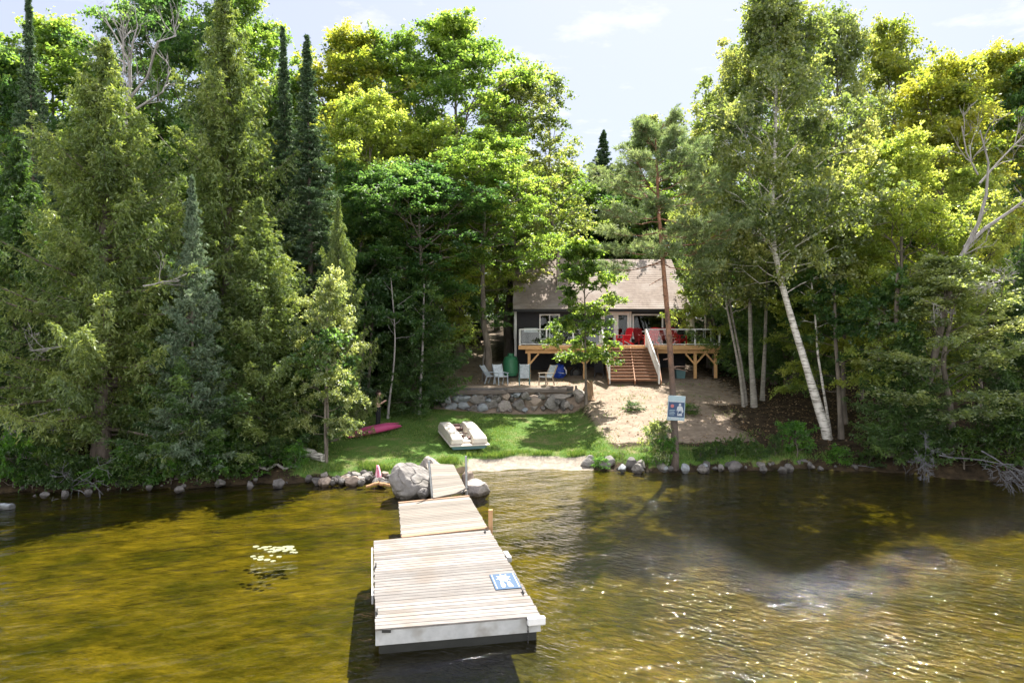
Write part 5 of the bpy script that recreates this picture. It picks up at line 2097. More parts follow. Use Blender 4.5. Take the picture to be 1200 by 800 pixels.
# ------------------------------------------------------------------ sign on the pine
def build_pine_sign():
    Zs = 25.35
    r = empty('pine_sign', W(792.5, 478, Zs), RAD(-4), 'navy and white notice board fixed to the pine trunk by the water', 'sign')
    k = Zs / FPX
    w_, h_ = 20 * k, 29 * k
    r.rotation_euler = (0, RAD(3), RAD(-4))
    def flat(name, poly, y, mat, parent=r):
        mb = MB()
        mb.prism([(u * w_, v * h_) for u, v in poly], -y, -y + 0.004, lambda u, v, ww: (u, ww, v))
        return mb.build(name, M[mat], parent)
    R_ = lambda x0, y0, x1, y1: [(x0, y0), (x1, y0), (x1, y1), (x0, y1)]
    mb = MB()
    mb.box((0, 0, 0), (w_, 0.025, h_))
    b = mb.build('board', M['sign_pale'], r, 0.004)
    flat('picture_panel', R_(-0.46, -0.36, 0.46, 0.24), 0.02, 'sign_navy')
    mb = MB()
    for i, (x0, x1) in enumerate(((-0.42, -0.3), (-0.27, -0.12), (-0.09, 0.0), (0.04, 0.2), (0.23, 0.4))):
        mb.prism([(u * w_, v * h_) for u, v in R_(x0, 0.25, x1, 0.29)], -0.02, -0.016, lambda u, v, ww: (u, ww, v))
    mb.build('title_lettering', M['sign_white'], r)
    mb = MB()
    rg = random.Random(3)
    x = -0.45
    while x < 0.4:
        l_ = rg.uniform(0.035, 0.06)
        if rg.random() > 0.15:
            mb.prism([(u * w_, v * h_) for u, v in R_(x, -0.46, x + l_, -0.385)], -0.0205, -0.0165, lambda u, v, ww: (u, ww, v))
        x += l_ + 0.016
    mb.build('bottom_lettering', M['sign_white'], r)
    mb = MB()
    for i, v in enumerate((-0.1, -0.16, -0.22, -0.28)):
        mb.prism([(u * w_, q * h_) for u, q in R_(-0.4, v, -0.06 - 0.05 * (i % 2), v + 0.02)], -0.0235, -0.0205, lambda u, v, ww: (u, ww, v))
    mb.build('small_print', M['sign_pale'], r)
    circ = lambda cx, cy, rx, ry, n=16: [(cx + rx * math.cos(a), cy + ry * math.sin(a)) for a in np.linspace(0, 2 * PI, n, endpoint=False)]
    flat('emblem', circ(-0.24, 0.08, 0.1, 0.07), 0.0235, 'sign_red')
    mb = MB()
    for poly in (circ(0.2, 0.15, 0.07, 0.05), [(0.13, 0.095), (0.27, 0.095), (0.35, 0.05), (0.42, -0.12), (0.37, -0.2), (0.31, -0.1), (0.3, -0.02), (0.3, -0.14), (0.36, -0.3), (0.06, -0.3), (0.1, -0.14), (0.1, -0.02), (0.07, -0.12), (0.02, -0.1), (0.05, 0.05)]):
        mb.prism([(u * w_, v * h_) for u, v in poly], -0.0245, -0.0205, lambda u, v, ww: (u, ww, v))
    mb.build('figure_emblem', M['sign_white'], r)
    flat('figure_shade', [(0.13, -0.12), (0.27, -0.1), (0.3, -0.24), (0.24, -0.2), (0.12, -0.25)], 0.0265, 'sign_navy')


build_pine_sign()


# ------------------------------------------------------------------ person
def skin_body(name, verts, edges, radii, mat, parent, sub=2, root=0):
    me = bpy.data.meshes.new(name)
    me.from_pydata(verts, edges, [])
    o = bpy.data.objects.new(name, me)
    link(o, parent)
    o.modifiers.new('skin', 'SKIN')
    for i, rr in enumerate(radii):
        sv = me.skin_vertices[0].data[i]
        sv.radius = rr if hasattr(rr, '__len__') else (rr, rr)
        sv.use_root = (i == root)
    s = o.modifiers.new('sub', 'SUBSURF')
    s.levels = s.render_levels = sub
    me.materials.append(mat)
    return o


def build_person():
    c = on_ground(443, 502)
    r = empty('person', (c[0], c[1], gz(c[0], c[1]) + 0.0), RAD(-8), 'person in black tank top and trousers looking down at a phone under the trees', 'person')
    V, E, Rr = [], [], []

    def chain(pts, rads, frm=None):
        last = frm
        for p, q in zip(pts, rads):
            V.append(p)
            Rr.append(q)
            if last is not None:
                E.append((last, len(V) - 1))
            last = len(V) - 1
        return last
    # local: facing +x, y to the left
    pel = chain([(0, 0, 0.93)], [(0.135, 0.115)])
    chest = chain([(0.0, 0, 1.08), (0.0, 0, 1.25)], [(0.118, 0.095), (0.14, 0.105)], pel)
    neck0 = chain([(0.005, 0, 1.38), (0.02, 0, 1.44)], [(0.085, 0.075), (0.05, 0.05)], chest)
    head = chain([(0.045, 0, 1.5), (0.06, 0, 1.57), (0.055, 0, 1.635)], [(0.065, 0.06), (0.088, 0.075), (0.062, 0.058)], neck0)
    chain([(0.15, 0, 1.545)], [0.014], head - 1)                      # nose
    for s in (-1, 1):
        hip = chain([(0.0, s * 0.095, 0.86), (0.005, s * 0.1, 0.66), (0.015, s * 0.1, 0.48), (-0.012, s * 0.1, 0.3), (-0.01, s * 0.1, 0.09)], [0.088, 0.078, 0.056, 0.054, 0.036], pel)
        chain([(0.06, s * 0.105, 0.035), (0.15, s * 0.12, 0.025)], [(0.04, 0.03), (0.036, 0.02)], hip)
        sh = chain([(0.0, s * 0.17, 1.34), (0.03, s * 0.215, 1.2), (0.05, s * 0.22, 1.06)], [0.055, 0.044, 0.037], chest)
        wr = chain([(0.16, s * 0.15, 1.12), (0.27, s * 0.075, 1.2)], [0.036, 0.025], sh)
        palm = chain([(0.31, s * 0.05, 1.225)], [(0.03, 0.022)], wr)
        for k in range(4):
            dz = 0.026 - 0.017 * k
            ln = (0.034, 0.04, 0.037, 0.028)[k]
            chain([(0.335, s * 0.045, 1.235 + dz), (0.335 + ln, s * 0.035, 1.242 + dz), (0.345 + ln, s * 0.012, 1.246 + dz)], [0.0095, 0.0088, 0.0078], palm)
        chain([(0.315, s * 0.035, 1.255), (0.335, s * 0.015, 1.275)], [0.011, 0.0095], palm)
    skin_body('body', V, E, Rr, M['skin'], r, 2, 0)
    # trousers and top follow the body a little outside it
    V, E, Rr = [], [], []
    p = chain([(0, 0, 0.95)], [(0.152, 0.132)])
    chain([(0, 0, 1.04)], [(0.136, 0.112)], p)
    for s in (-1, 1):
        chain([(0.0, s * 0.1, 0.84), (0.005, s * 0.105, 0.66), (0.015, s * 0.105, 0.48), (-0.01, s * 0.105, 0.28), (-0.01, s * 0.105, 0.08)], [0.103, 0.093, 0.074, 0.07, 0.06], p)
    skin_body('trousers', V, E, Rr, M['black_cloth'], r, 2, 0)
    V, E, Rr = [], [], []
    p = chain([(0, 0, 1.0), (0, 0, 1.1), (0, 0, 1.25), (0.003, 0, 1.35)], [(0.15, 0.125), (0.136, 0.11), (0.156, 0.122), (0.11, 0.09)])
    for s in (-1, 1):
        chain([(0, s * 0.11, 1.38)], [(0.05, 0.05)], 3)
    skin_body('tank_top', V, E, Rr, M['black_cloth'], r, 2, 0)
    V, E, Rr = [], [], []
    chain([(0.03, 0, 1.655), (0.0, 0, 1.61), (-0.03, 0, 1.54), (-0.03, 0, 1.47)], [(0.07, 0.07), (0.09, 0.085), (0.075, 0.07), (0.04, 0.035)])
    skin_body('hair', V, E, Rr, M['hair'], r, 2, 1)
    for s in (-1, 1):
        m_ = MB()
        m_.box((0.135, s * 0.032, 1.572), (0.016, 0.026, 0.012))
        m_.build('eye', M['hair'], r)
        m_ = MB()
        m_.tube([(0.03, s * 0.07, 1.535), (0.035, s * 0.086, 1.565), (0.03, s * 0.074, 1.595)], [0.008, 0.016, 0.012], 6)
        m_.build('ear', M['skin'], r, smooth=True)
    m_ = MB()
    m_.box((0.13, 0, 1.503), (0.016, 0.04, 0.009))
    m_.build('mouth', M['sign_red'], r)
    for s in (-1, 1):
        m_ = MB()
        m_.prism([(-0.06, 0.0), (0.16, 0.0), (0.2, 0.02), (0.17, 0.05), (0.05, 0.09), (-0.05, 0.09)], s * 0.11 - 0.045, s * 0.11 + 0.045, lambda u, v, ww: (u, ww, v))
        m_.build('shoe', M['black_cloth'], r, 0.015)
    m_ = MB()
    m_.box((0.345, 0, 1.262), (0.085, 0.07, 0.012), ry=-0.5)
    ph = m_.build('phone', M['black_rubber'], None, 0.004)
    ph.matrix_world = Matrix.Translation(r.location) @ Matrix.Rotation(RAD(-8), 4, 'Z')
    tag(ph, 'dark phone held up in the hands of the person', 'phone')


build_person()


# ------------------------------------------------------------------ parked car far up the track
def build_car():
    x, y, z = on_ground(556, 397, 50, 64)
    x, y = X(553, 58), 58.0
    z = gz(x, y)
    r = empty('parked_car', (x, y, z), RAD(4), 'dark parked car with red tail lights at the end of the track', 'car')
    mb = MB()
    prof = [(-2.2, 0.35), (-2.25, 0.75), (-2.1, 0.98), (-1.2, 1.02), (-0.5, 1.0), (2.0, 0.9), (2.25, 0.7), (2.25, 0.35)]
    mb.prism(prof, -0.9, 0.9, lambda u, v, ww: (ww, u, v))
    mb.build('body', M['car_paint'], r, 0.08, seg=3)
    mb = MB()
    lo = [(-0.84, -2.0, 1.0), (0.84, -2.0, 1.0), (0.84, 1.0, 1.0), (-0.84, 1.0, 1.0)]
    hi = [(-0.68, -1.6, 1.55), (0.68, -1.6, 1.55), (0.68, 0.2, 1.55), (-0.68, 0.2, 1.55)]
    mb.add(lo + hi, [(0, 1, 5, 4), (1, 2, 6, 5), (2, 3, 7, 6), (3, 0, 4, 7), (4, 5, 6, 7), (3, 2, 1, 0)])
    mb.build('cabin', M['car_paint'], r, 0.06)
    mb = MB()
    mb.add([(-0.72, -1.99, 1.08), (0.72, -1.99, 1.08), (0.6, -1.68, 1.5), (-0.6, -1.68, 1.5)], [(0, 1, 2, 3)])
    mb.build('rear_window', M['window_glass'], r)
    for s in (-1, 1):
        mb = MB()
        mb.box((s * 0.62, -2.27, 0.84), (0.42, 0.06, 0.22))
        mb.build('tail_light', M['tail_red'], r, 0.02)
        for yy in (-1.35, 1.4):
            mb = MB()
            mb.tube([(s * 0.76, yy, 0.33), (s * 0.93, yy, 0.33)], 0.33, 18)
            w_ = mb.build('wheel', M['black_rubber'], r)
            mb = MB()
            mb.tube([(s * 0.9, yy, 0.33), (s * 0.94, yy, 0.33)], 0.2, 14)
            mb.build('rim', M['steel'], w_)
    mb = MB()
    mb.box((0, -2.27, 0.78), (0.55, 0.03, 0.16))
    mb.build('licence_plate', M['pale_plate'], r)
    mb = MB()
    mb.box((0, -2.25, 0.45), (1.7, 0.12, 0.2))
    mb.build('bumper', M['black_rubber'], r, 0.03)


build_car()

# ------------------------------------------------------------------ trees
def top_h(py, Z, x):
    return CAMH + (HOR - py) / FPX * Z - gz(x, Z)


PROTO = {}


def proto(key, maker, **kw):
    """reference trees, built once: (trunk, crown), height, radius"""
    PROTO[key] = (maker(**kw), kw['H'], kw['R'])


proto('cedar_a', conifer, seed=11, H=15, R=4.8, hb=1.0, whorl=0.27, nb=7, pw=0.92, drp=0.32, tip=0.3, leaf=(0.15, 0.042), density=13, r0=0.3, kind='cedar', ragged=0.3, up0=0.1, up1=0.75)
proto('cedar_b', conifer, seed=12, H=15, R=3.5, hb=0.6, whorl=0.26, nb=7, pw=0.9, drp=0.3, tip=0.34, leaf=(0.15, 0.042), density=12, r0=0.22, kind='cedar', ragged=0.32, up0=0.15, up1=0.8)
proto('cedar_c', conifer, seed=13, H=11, R=3.1, hb=0.5, whorl=0.26, nb=7, pw=0.85, drp=0.28, tip=0.3, leaf=(0.15, 0.044), density=12, r0=0.18, kind='cedar', ragged=0.3, up0=0.1, up1=0.8)
proto('spruce_a', conifer, seed=21, H=16, R=2.6, hb=1.5, whorl=0.27, nb=7, pw=1.15, drp=0.35, tip=0.15, leaf=(0.15, 0.035), density=14, r0=0.15, ragged=0.25, up0=-0.15, up1=0.6)
proto('spruce_b', conifer, seed=22, H=10, R=2.7, hb=0.4, whorl=0.25, nb=8, pw=1.1, drp=0.2, tip=0.15, leaf=(0.13, 0.032), density=14, r0=0.1, ragged=0.16, up0=0.05, up1=0.7)
proto('spruce_c', conifer, seed=23, H=17, R=5.0, hb=1.4, whorl=0.4, nb=8, pw=1.05, drp=0.2, tip=0.15, leaf=(0.24, 0.06), density=14, r0=0.2, ragged=0.16, up0=0.05, up1=0.7)
proto('maple_a', deciduous, seed=31, H=16, R=4.6, hb=4.0, nl=34, up=(0.05, 1.15), leaf=(0.15, 0.115), per=20, ntw=8, clump=0.9, flat=0.35, nsub=6, upn=1.3, spread=0.5, r0=0.2)
proto('maple_b', deciduous, seed=32, H=13, R=4.2, hb=2.2, nl=34, up=(0.0, 1.1), leaf=(0.14, 0.105), per=19, ntw=8, clump=0.8, flat=0.3, nsub=6, upn=1.5, spread=0.45, r0=0.17)
proto('maple_hi', deciduous, seed=34, H=14, R=4.2, hb=6.2, nl=34, up=(0.0, 1.1), leaf=(0.14, 0.105), per=19, ntw=8, clump=0.8, flat=0.3, nsub=6, upn=1.5, spread=0.45, r0=0.2)
proto('maple_c', deciduous, seed=33, H=10, R=3.0, hb=1.2, nl=32, up=(0.05, 1.15), leaf=(0.125, 0.09), per=17, ntw=7, clump=0.64, flat=0.35, nsub=5, upn=1.3, spread=0.5, r0=0.12)
proto('poplar_a', deciduous, seed=41, H=17, R=2.7, hb=3.0, nl=46, up=(0.45, 1.2), leaf=(0.12, 0.095), per=13, ntw=6, clump=0.62, flat=0.8, nsub=5, upn=0.5, spread=0.9, r0=0.16, droop=0.4)
proto('poplar_b', deciduous, seed=42, H=15, R=2.4, hb=4.0, nl=30, up=(0.5, 1.25), leaf=(0.12, 0.095), per=12, ntw=5, clump=0.55, flat=0.8, nsub=4, upn=0.5, spread=0.9, r0=0.13, droop=0.3, keep=0.75)
proto('ash_a', deciduous, seed=51, H=13, R=3.4, hb=2.5, nl=36, up=(0.25, 1.2), leaf=(0.13, 0.085), per=17, ntw=8, clump=0.75, flat=0.55, nsub=5, upn=0.9, spread=0.7, r0=0.16)
proto('shrub_a', deciduous, seed=61, H=1.6, R=1.0, hb=0.1, nl=16, up=(0.3, 1.3), leaf=(0.1, 0.06), per=10, ntw=6, clump=0.32, flat=0.7, nsub=3, upn=0.9, spread=0.6, r0=0.03, amp=0.03)
proto('shrub_b', deciduous, seed=62, H=1.1, R=1.1, hb=0.05, nl=14, up=(0.15, 1.2), leaf=(0.11, 0.055), per=10, ntw=6, clump=0.34, flat=0.6, nsub=3, upn=1.1, spread=0.5, r0=0.025, amp=0.03)


def put(key, px, Z, top, wpx, leaf, label, kind='tree', name='tree', rz=None, group=None, bark=None, y_jit=0):
    """stand a tree on the terrain so that its top reaches the photo row and its crown the photo width"""
    meshes, H0, R0 = PROTO[key]
    x = X(px, Z)
    H = top_h(top, Z, x)
    H *= 0.95 if key[:3] in ('map', 'pop', 'ash') else 1.0
    rw = wpx * Z / FPX / 2 * WIDEN.get(key, 1.15)
    rz = (px * 0.37 + Z * 1.7) % 6.28 if rz is None else rz
    return plant_tree(name, meshes, (x, Z, gz(x, Z) - 0.05), rz, (rw / R0 / 1.0, rw / R0 / 1.0, H / H0), leaf, bark, label, kind, group)


WIDEN = {'cedar_a': 1.45, 'cedar_b': 1.45, 'cedar_c': 1.4, 'spruce_a': 1.15, 'spruce_b': 1.1, 'maple_a': 1.35, 'maple_b': 1.3, 'maple_hi': 1.2, 'maple_c': 1.15, 'poplar_a': 1.3, 'poplar_b': 1.25, 'ash_a': 1.35}
CED, SPR, MAP, BIR, POP, ASH = 'cedar_tree', 'spruce_tree', 'maple_tree', 'birch_tree', 'poplar_tree', 'ash_tree'
# left bank, front row
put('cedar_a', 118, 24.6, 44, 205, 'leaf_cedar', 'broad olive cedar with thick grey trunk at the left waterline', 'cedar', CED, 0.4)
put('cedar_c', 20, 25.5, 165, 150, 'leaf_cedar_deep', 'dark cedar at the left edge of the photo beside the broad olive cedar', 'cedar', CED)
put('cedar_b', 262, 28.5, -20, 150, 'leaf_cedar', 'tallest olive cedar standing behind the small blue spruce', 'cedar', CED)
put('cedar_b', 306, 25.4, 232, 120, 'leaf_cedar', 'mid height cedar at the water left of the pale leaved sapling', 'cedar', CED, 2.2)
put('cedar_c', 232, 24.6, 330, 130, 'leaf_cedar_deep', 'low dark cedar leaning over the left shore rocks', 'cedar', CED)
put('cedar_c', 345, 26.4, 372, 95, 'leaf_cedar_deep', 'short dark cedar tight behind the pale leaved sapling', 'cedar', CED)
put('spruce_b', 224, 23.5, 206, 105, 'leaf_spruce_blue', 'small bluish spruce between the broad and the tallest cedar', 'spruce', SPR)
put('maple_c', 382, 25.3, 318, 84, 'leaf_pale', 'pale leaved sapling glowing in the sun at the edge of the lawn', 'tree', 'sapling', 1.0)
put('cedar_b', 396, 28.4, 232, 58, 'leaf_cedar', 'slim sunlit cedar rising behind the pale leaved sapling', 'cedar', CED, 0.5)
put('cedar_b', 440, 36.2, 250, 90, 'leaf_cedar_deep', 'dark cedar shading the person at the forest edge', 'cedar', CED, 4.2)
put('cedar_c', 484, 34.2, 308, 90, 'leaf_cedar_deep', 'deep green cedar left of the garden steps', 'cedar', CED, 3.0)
put('spruce_a', 335, 31, 34, 95, 'leaf_spruce', 'thin spire spruce just left of the darkest spire', 'spruce', SPR, 2.0)
put('spruce_a', 362, 30, 40, 125, 'leaf_spruce', 'darkest narrow spruce spire in front of the yellow maples', 'spruce', SPR, 0.3)
put('spruce_a', 37, 33, -12, 90, 'leaf_spruce', 'nearly black spruce spire poking into the sky at far left', 'spruce', SPR, 1.1)
put('spruce_a', 292, 30.5, 85, 120, 'leaf_cedar', 'ragged olive spire between the tallest cedar and the two dark spires', 'spruce', SPR, 3.1)
# left bank, behind
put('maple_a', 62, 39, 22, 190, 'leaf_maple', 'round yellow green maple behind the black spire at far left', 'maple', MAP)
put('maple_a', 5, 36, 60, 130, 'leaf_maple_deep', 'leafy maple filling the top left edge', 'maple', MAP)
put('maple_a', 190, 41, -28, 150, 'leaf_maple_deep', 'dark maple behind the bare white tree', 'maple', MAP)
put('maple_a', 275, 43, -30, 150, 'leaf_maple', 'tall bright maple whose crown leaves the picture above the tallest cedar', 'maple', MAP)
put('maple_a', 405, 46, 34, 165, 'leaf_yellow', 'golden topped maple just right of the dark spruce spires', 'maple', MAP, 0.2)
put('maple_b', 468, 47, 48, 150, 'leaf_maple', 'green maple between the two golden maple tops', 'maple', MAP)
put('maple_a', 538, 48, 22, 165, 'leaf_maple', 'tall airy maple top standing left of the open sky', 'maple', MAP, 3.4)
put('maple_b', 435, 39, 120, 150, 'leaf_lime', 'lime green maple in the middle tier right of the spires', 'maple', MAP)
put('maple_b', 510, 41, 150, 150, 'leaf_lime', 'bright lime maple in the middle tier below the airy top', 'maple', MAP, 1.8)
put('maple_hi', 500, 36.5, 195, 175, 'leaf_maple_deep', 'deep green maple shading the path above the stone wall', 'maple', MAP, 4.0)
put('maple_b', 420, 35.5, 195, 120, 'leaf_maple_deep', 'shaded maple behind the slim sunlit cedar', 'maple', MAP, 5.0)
put('maple_hi', 571, 39.2, 155, 150, 'leaf_maple', 'maple with thick pale trunk beside the patio chairs', 'maple', MAP, 2.6)
put('poplar_a', 597, 50, 66, 125, 'leaf_birch', 'tall poplar with leafy column at the left border of the sky', 'poplar', POP)
put('poplar_b', 655, 51, 76, 95, 'leaf_birch', 'thin airy poplar with see through crown against the sky', 'poplar', POP, 0.9)
put('maple_b', 600, 55, 185, 130, 'leaf_lime', 'bright bushy tree behind the chimney side of the cottage', 'maple', MAP)
put('maple_a', 660, 60, 196, 130, 'leaf_maple', 'bushy green tree behind the cottage roof left of the dark spruce', 'maple', MAP)
put('spruce_c', 708, 64, 153, 120, 'leaf_spruce', 'small dark spruce tip standing alone in the gap of sky', 'spruce', SPR)
put('maple_a', 735, 62, 205, 120, 'leaf_maple_deep', 'dull green tree behind the roof and the pine', 'maple', MAP)
put('maple_b', 800, 58, 190, 130, 'leaf_maple', 'green tree behind the right end of the cottage roof', 'maple', MAP)
put('poplar_a', 757, 60, 122, 84, 'leaf_birch', 'leafy poplar top rising behind the pine crown', 'poplar', POP)
# right bank
put('poplar_a', 832, 45, 95, 90, 'leaf_birch', 'light poplar left of the great birch behind the deck', 'poplar', POP, 5.1)
put('maple_c', 838, 42.5, 275, 85, 'leaf_lime', 'sunny young maple overhanging the right deck corner', 'maple', MAP)
put('cedar_b', 930, 37, 90, 120, 'leaf_cedar_deep', 'dark cedar behind the leaning birch trunk', 'cedar', CED)
put('cedar_b', 905, 41, 150, 110, 'leaf_cedar_deep', 'dark cedar with reddish trunk in the gloom behind the birch clump', 'cedar', CED)
put('ash_a', 985, 37, 8, 120, 'leaf_birch', 'tall ash reaching the sky right of the great birch', 'ash', ASH)
put('ash_a', 1045, 41, 28, 120, 'leaf_yellow', 'yellowing ash with open top right of the tall ash', 'ash', ASH, 2.0)
put('ash_a', 1098, 35, 70, 165, 'leaf_yellow', 'golden ash in the middle of the right bank', 'ash', ASH, 4.4)
put('maple_a', 1165, 38, 55, 140, 'leaf_yellow', 'golden green maple at the upper right edge', 'maple', MAP)
put('maple_a', 1215, 36, 70, 120, 'leaf_maple_deep', 'maple cut by the right edge of the photo', 'maple', MAP)
put('maple_b', 1060, 28.5, 165, 150, 'leaf_lime', 'pale green maple in front on the right bank', 'maple', MAP, 0.7)
put('maple_b', 990, 30.5, 255, 130, 'leaf_lime', 'low spreading maple with tiers of bright leaves right of the leaning birch', 'maple', MAP, 3.3)
put('ash_a', 1146, 30, 195, 110, 'leaf_lime', 'light leafy ash behind the forked grey dead tree', 'ash', ASH, 1.2)
put('ash_a', 1112, 25.6, 300, 150, 'leaf_pale', 'sunlit pale green ash overhanging the tangle of dead branches', 'ash', ASH, 1.9)
put('cedar_c', 1205, 25.4, 265, 85, 'leaf_cedar_deep', 'dark cedar at the right edge by the water', 'cedar', CED, 0.1)
put('cedar_c', 1058, 26.0, 375, 80, 'leaf_cedar_deep', 'small dark cedar with two grey stems at the right waterline', 'cedar', CED, 2.9)


# ---- individual trees
def path3(pts, Z0, Zt=None):
    """photo pixels of a trunk from its foot upward, at depth Z0 (to Zt), as points relative to the foot"""
    Zt = Zt or Z0
    n = len(pts)
    P = [Vector(W(px, py, Z0 + (Zt - Z0) * i / (n - 1))) for i, (px, py) in enumerate(pts)]
    return P[0], [tuple(p - P[0]) for p in P]


# the red-barked pine with the notice board
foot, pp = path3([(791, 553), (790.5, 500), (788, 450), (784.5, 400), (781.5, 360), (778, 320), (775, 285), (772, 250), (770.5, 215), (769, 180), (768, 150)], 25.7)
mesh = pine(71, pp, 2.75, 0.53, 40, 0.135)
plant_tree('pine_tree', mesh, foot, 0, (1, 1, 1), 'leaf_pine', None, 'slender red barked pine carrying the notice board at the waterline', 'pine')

# the leaning birch with forked top
foot, pp = path3([(974, 524), (960, 480), (945, 430), (928, 375), (914, 325), (906, 285), (905, 240), (908, 180), (910, 110), (908, 40), (905, -10)], 28.6)
mesh = deciduous(81, H=18.5, R=3.9, limb_k=0.6, hb=6.6, nl=66, up=(0.3, 1.2), leaf=(0.13, 0.1), per=18, ntw=8, clump=0.75, flat=0.9, nsub=6, upn=0.4, spread=0.9, r0=0.17, r1=0.03, droop=0.55, path=pp, bark='bark_birch')
plant_tree(BIR, mesh, foot, 0, (1, 1, 1), 'leaf_birch', None, 'great white birch leaning left out of the right bank', 'birch')
log('dead_limb', Vector(W(906, 288, 28.4)), Vector(W(866, 254, 27.9)), 0.07, 0.02, 'bark_birch', 'bare side limb forking off the great white birch', 'branch', 11, 0.06)
# the birch clump beside it
for i, (pts, Z, rr, lab, lf) in enumerate([
    ([(872, 486), (866, 440), (856, 390), (846, 340), (836, 290), (826, 235), (818, 180)], 34.2, 0.075, 'thin white birch of the clump leaning farthest left', 'leaf_birch'),
    ([(875, 484), (868, 430), (858, 380), (850, 330), (842, 270), (838, 215), (835, 160)], 34.4, 0.065, 'second thin birch of the clump with a crooked lower stem', 'leaf_birch'),
    ([(884, 486), (880, 430), (879, 370), (880, 300), (878, 220), (872, 140), (868, 70)], 34.0, 0.13, 'stoutest upright birch of the clump right of the deck', 'leaf_birch'),
    ([(893, 484), (896, 430), (898, 370), (899, 300), (900, 230), (905, 150), (912, 100)], 35.0, 0.1, 'upright grey stemmed birch at the right of the clump', 'leaf_maple')]):
    foot, pp = path3(pts, Z)
    foot.z = gz(foot.x, foot.y)
    mesh = deciduous(90 + i, H=pp[-1][2], R=(2.3, 1.9, 2.8, 2.4)[i], hb=pp[-1][2] * 0.36, nl=34, up=(0.3, 1.2), leaf=(0.12, 0.09), per=15, ntw=6, clump=0.6, flat=0.8, nsub=4, upn=0.4, spread=0.9, r0=rr, r1=0.02, droop=0.4, path=pp, bark='bark_clump')
    plant_tree(BIR, mesh, foot, 0, (1, 1, 1), lf, None, lab, 'birch')

# the young maple in front of the cottage
foot, pp = path3([(687, 479), (686.5, 450), (686, 420), (686, 390), (685, 350), (684, 320), (684, 296)], 34.6)
foot.z = gz(foot.x, foot.y)
mesh = deciduous(101, H=pp[-1][2], R=1.95, hb=2.1, nl=36, up=(0.0, 1.05), leaf=(0.14, 0.105), per=13, ntw=6, clump=0.5, flat=0.35, nsub=5, upn=1.4, spread=0.5, r0=0.065, r1=0.015, path=pp, droop=0.3)
plant_tree(MAP, mesh, foot, 0, (1, 1, 1), 'leaf_maple', None, 'young thin stemmed maple in front of the cottage deck', 'maple')

# bare stems at the edge of the wood: light poles with a little foliage high up
for i, (pts, Z, rr, bk, lab) in enumerate([
    ([(383, 545), (381, 515), (381, 480), (382, 440), (384, 400)], 24.9, 0.05, 'bark_grey', 'thin grey stem at the water below the pale leaved sapling'),
    ([(454, 497), (457, 470), (461, 440), (463, 410), (462, 380), (458, 330)], 32.4, 0.055, 'dead_wood', 'slim pale stem just right of the person'),
    ([(491, 484), (493, 450), (495, 415), (496, 380), (497, 330)], 33.4, 0.075, 'dead_wood', 'straight pale stem near the garden steps'),
    ([(416, 500), (420, 470), (424, 440), (427, 400), (430, 350)], 32.6, 0.07, 'bark_grey', 'grey stem in the gloom left of the person'),
    ([(428, 494), (432, 460), (434, 430), (436, 390), (437, 340)], 33.6, 0.09, 'bark_grey', 'thicker grey stem directly behind the person'),
    ([(473, 484), (480, 455), (488, 430), (496, 400), (500, 350)], 35.2, 0.06, 'bark_grey', 'leaning grey stem behind the two pale stems'),
    ([(566, 446), (566, 425), (569, 400), (565, 380), (560, 360)], 39.6, 0.06, 'dead_wood', 'thin forked pale stem hugging the patio maple'),
    ([(986, 527), (984, 490), (982, 450), (979, 410), (978, 350)], 28.5, 0.11, 'bark_grey', 'grey stem just right of the leaning birch foot'),
    ([(973, 515), (966, 470), (958, 420), (955, 370), (950, 330)], 29.2, 0.06, 'bark_birch', 'thin pale stem crossing behind the leaning birch'),
    ([(1032, 538), (1031, 500), (1030, 455), (1030, 410), (1030, 360)], 27.0, 0.07, 'bark_grey', 'slender grey stem left of the twin cedar stems'),
    ([(1042, 543), (1046, 500), (1048, 450), (1050, 400), (1052, 330)], 26.3, 0.15, 'bark_cedar', 'thick grey trunk at the right waterline under the pale maple'),
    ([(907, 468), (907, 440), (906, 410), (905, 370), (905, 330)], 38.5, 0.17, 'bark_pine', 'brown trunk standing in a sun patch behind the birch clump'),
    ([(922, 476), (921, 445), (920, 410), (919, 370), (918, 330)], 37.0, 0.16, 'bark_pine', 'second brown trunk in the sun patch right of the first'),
    ([(952, 486), (955, 455), (958, 420), (960, 380), (962, 330)], 36.0, 0.2, 'bark_cedar', 'dark brown trunk in the shade right of the leaning birch'),
    ([(1010, 500), (1008, 470), (1006, 430), (1004, 390), (1003, 340)], 34.0, 0.1, 'bark_grey', 'dim grey trunk deep in the wood behind the low spreading maple')]):
    foot, pp = path3(pts, Z)
    foot.z = gz(foot.x, foot.y)
    Hh = pp[-1][2]
    mesh = deciduous(120 + i, H=Hh, R=1.3, hb=Hh * 0.62, nl=9, up=(0.2, 1.1), leaf=(0.14, 0.1), per=12, ntw=5, clump=0.5, flat=0.5, nsub=3, r0=rr, r1=rr * 0.5, path=pp, bark=bk)
    plant_tree('tree', mesh, foot, 0, (1, 1, 1), 'leaf_maple_deep', None, lab, 'tree')


def dead_tree(label, px, py, Z, top_dir, ln, r, depth, seed, spread=0.5, up=0.35, kids=(2, 4), name='dead_tree', cat='dead tree', mat='dead_wood', base=None, shrink=0.62):
    rng = np.random.default_rng(seed)
    p = np.array(base if base is not None else W(px, py, Z))
    root = empty(name, p, 0, label, cat)
    mb = MB()
    branching(mb, rng, np.zeros(3), unit(np.array(top_dir, float)), ln, r, depth, spread, up, kids, 7, shrink)
    o = mb.build('branches', M[mat], root, smooth=True)
    return root


def trunk_part(root, pts, r0, r1, mat):
    mb = MB()
    mb.tube(pts, np.linspace(r0, r1, len(pts)), 9)
    mb.build('trunk', M[mat], root, smooth=True)


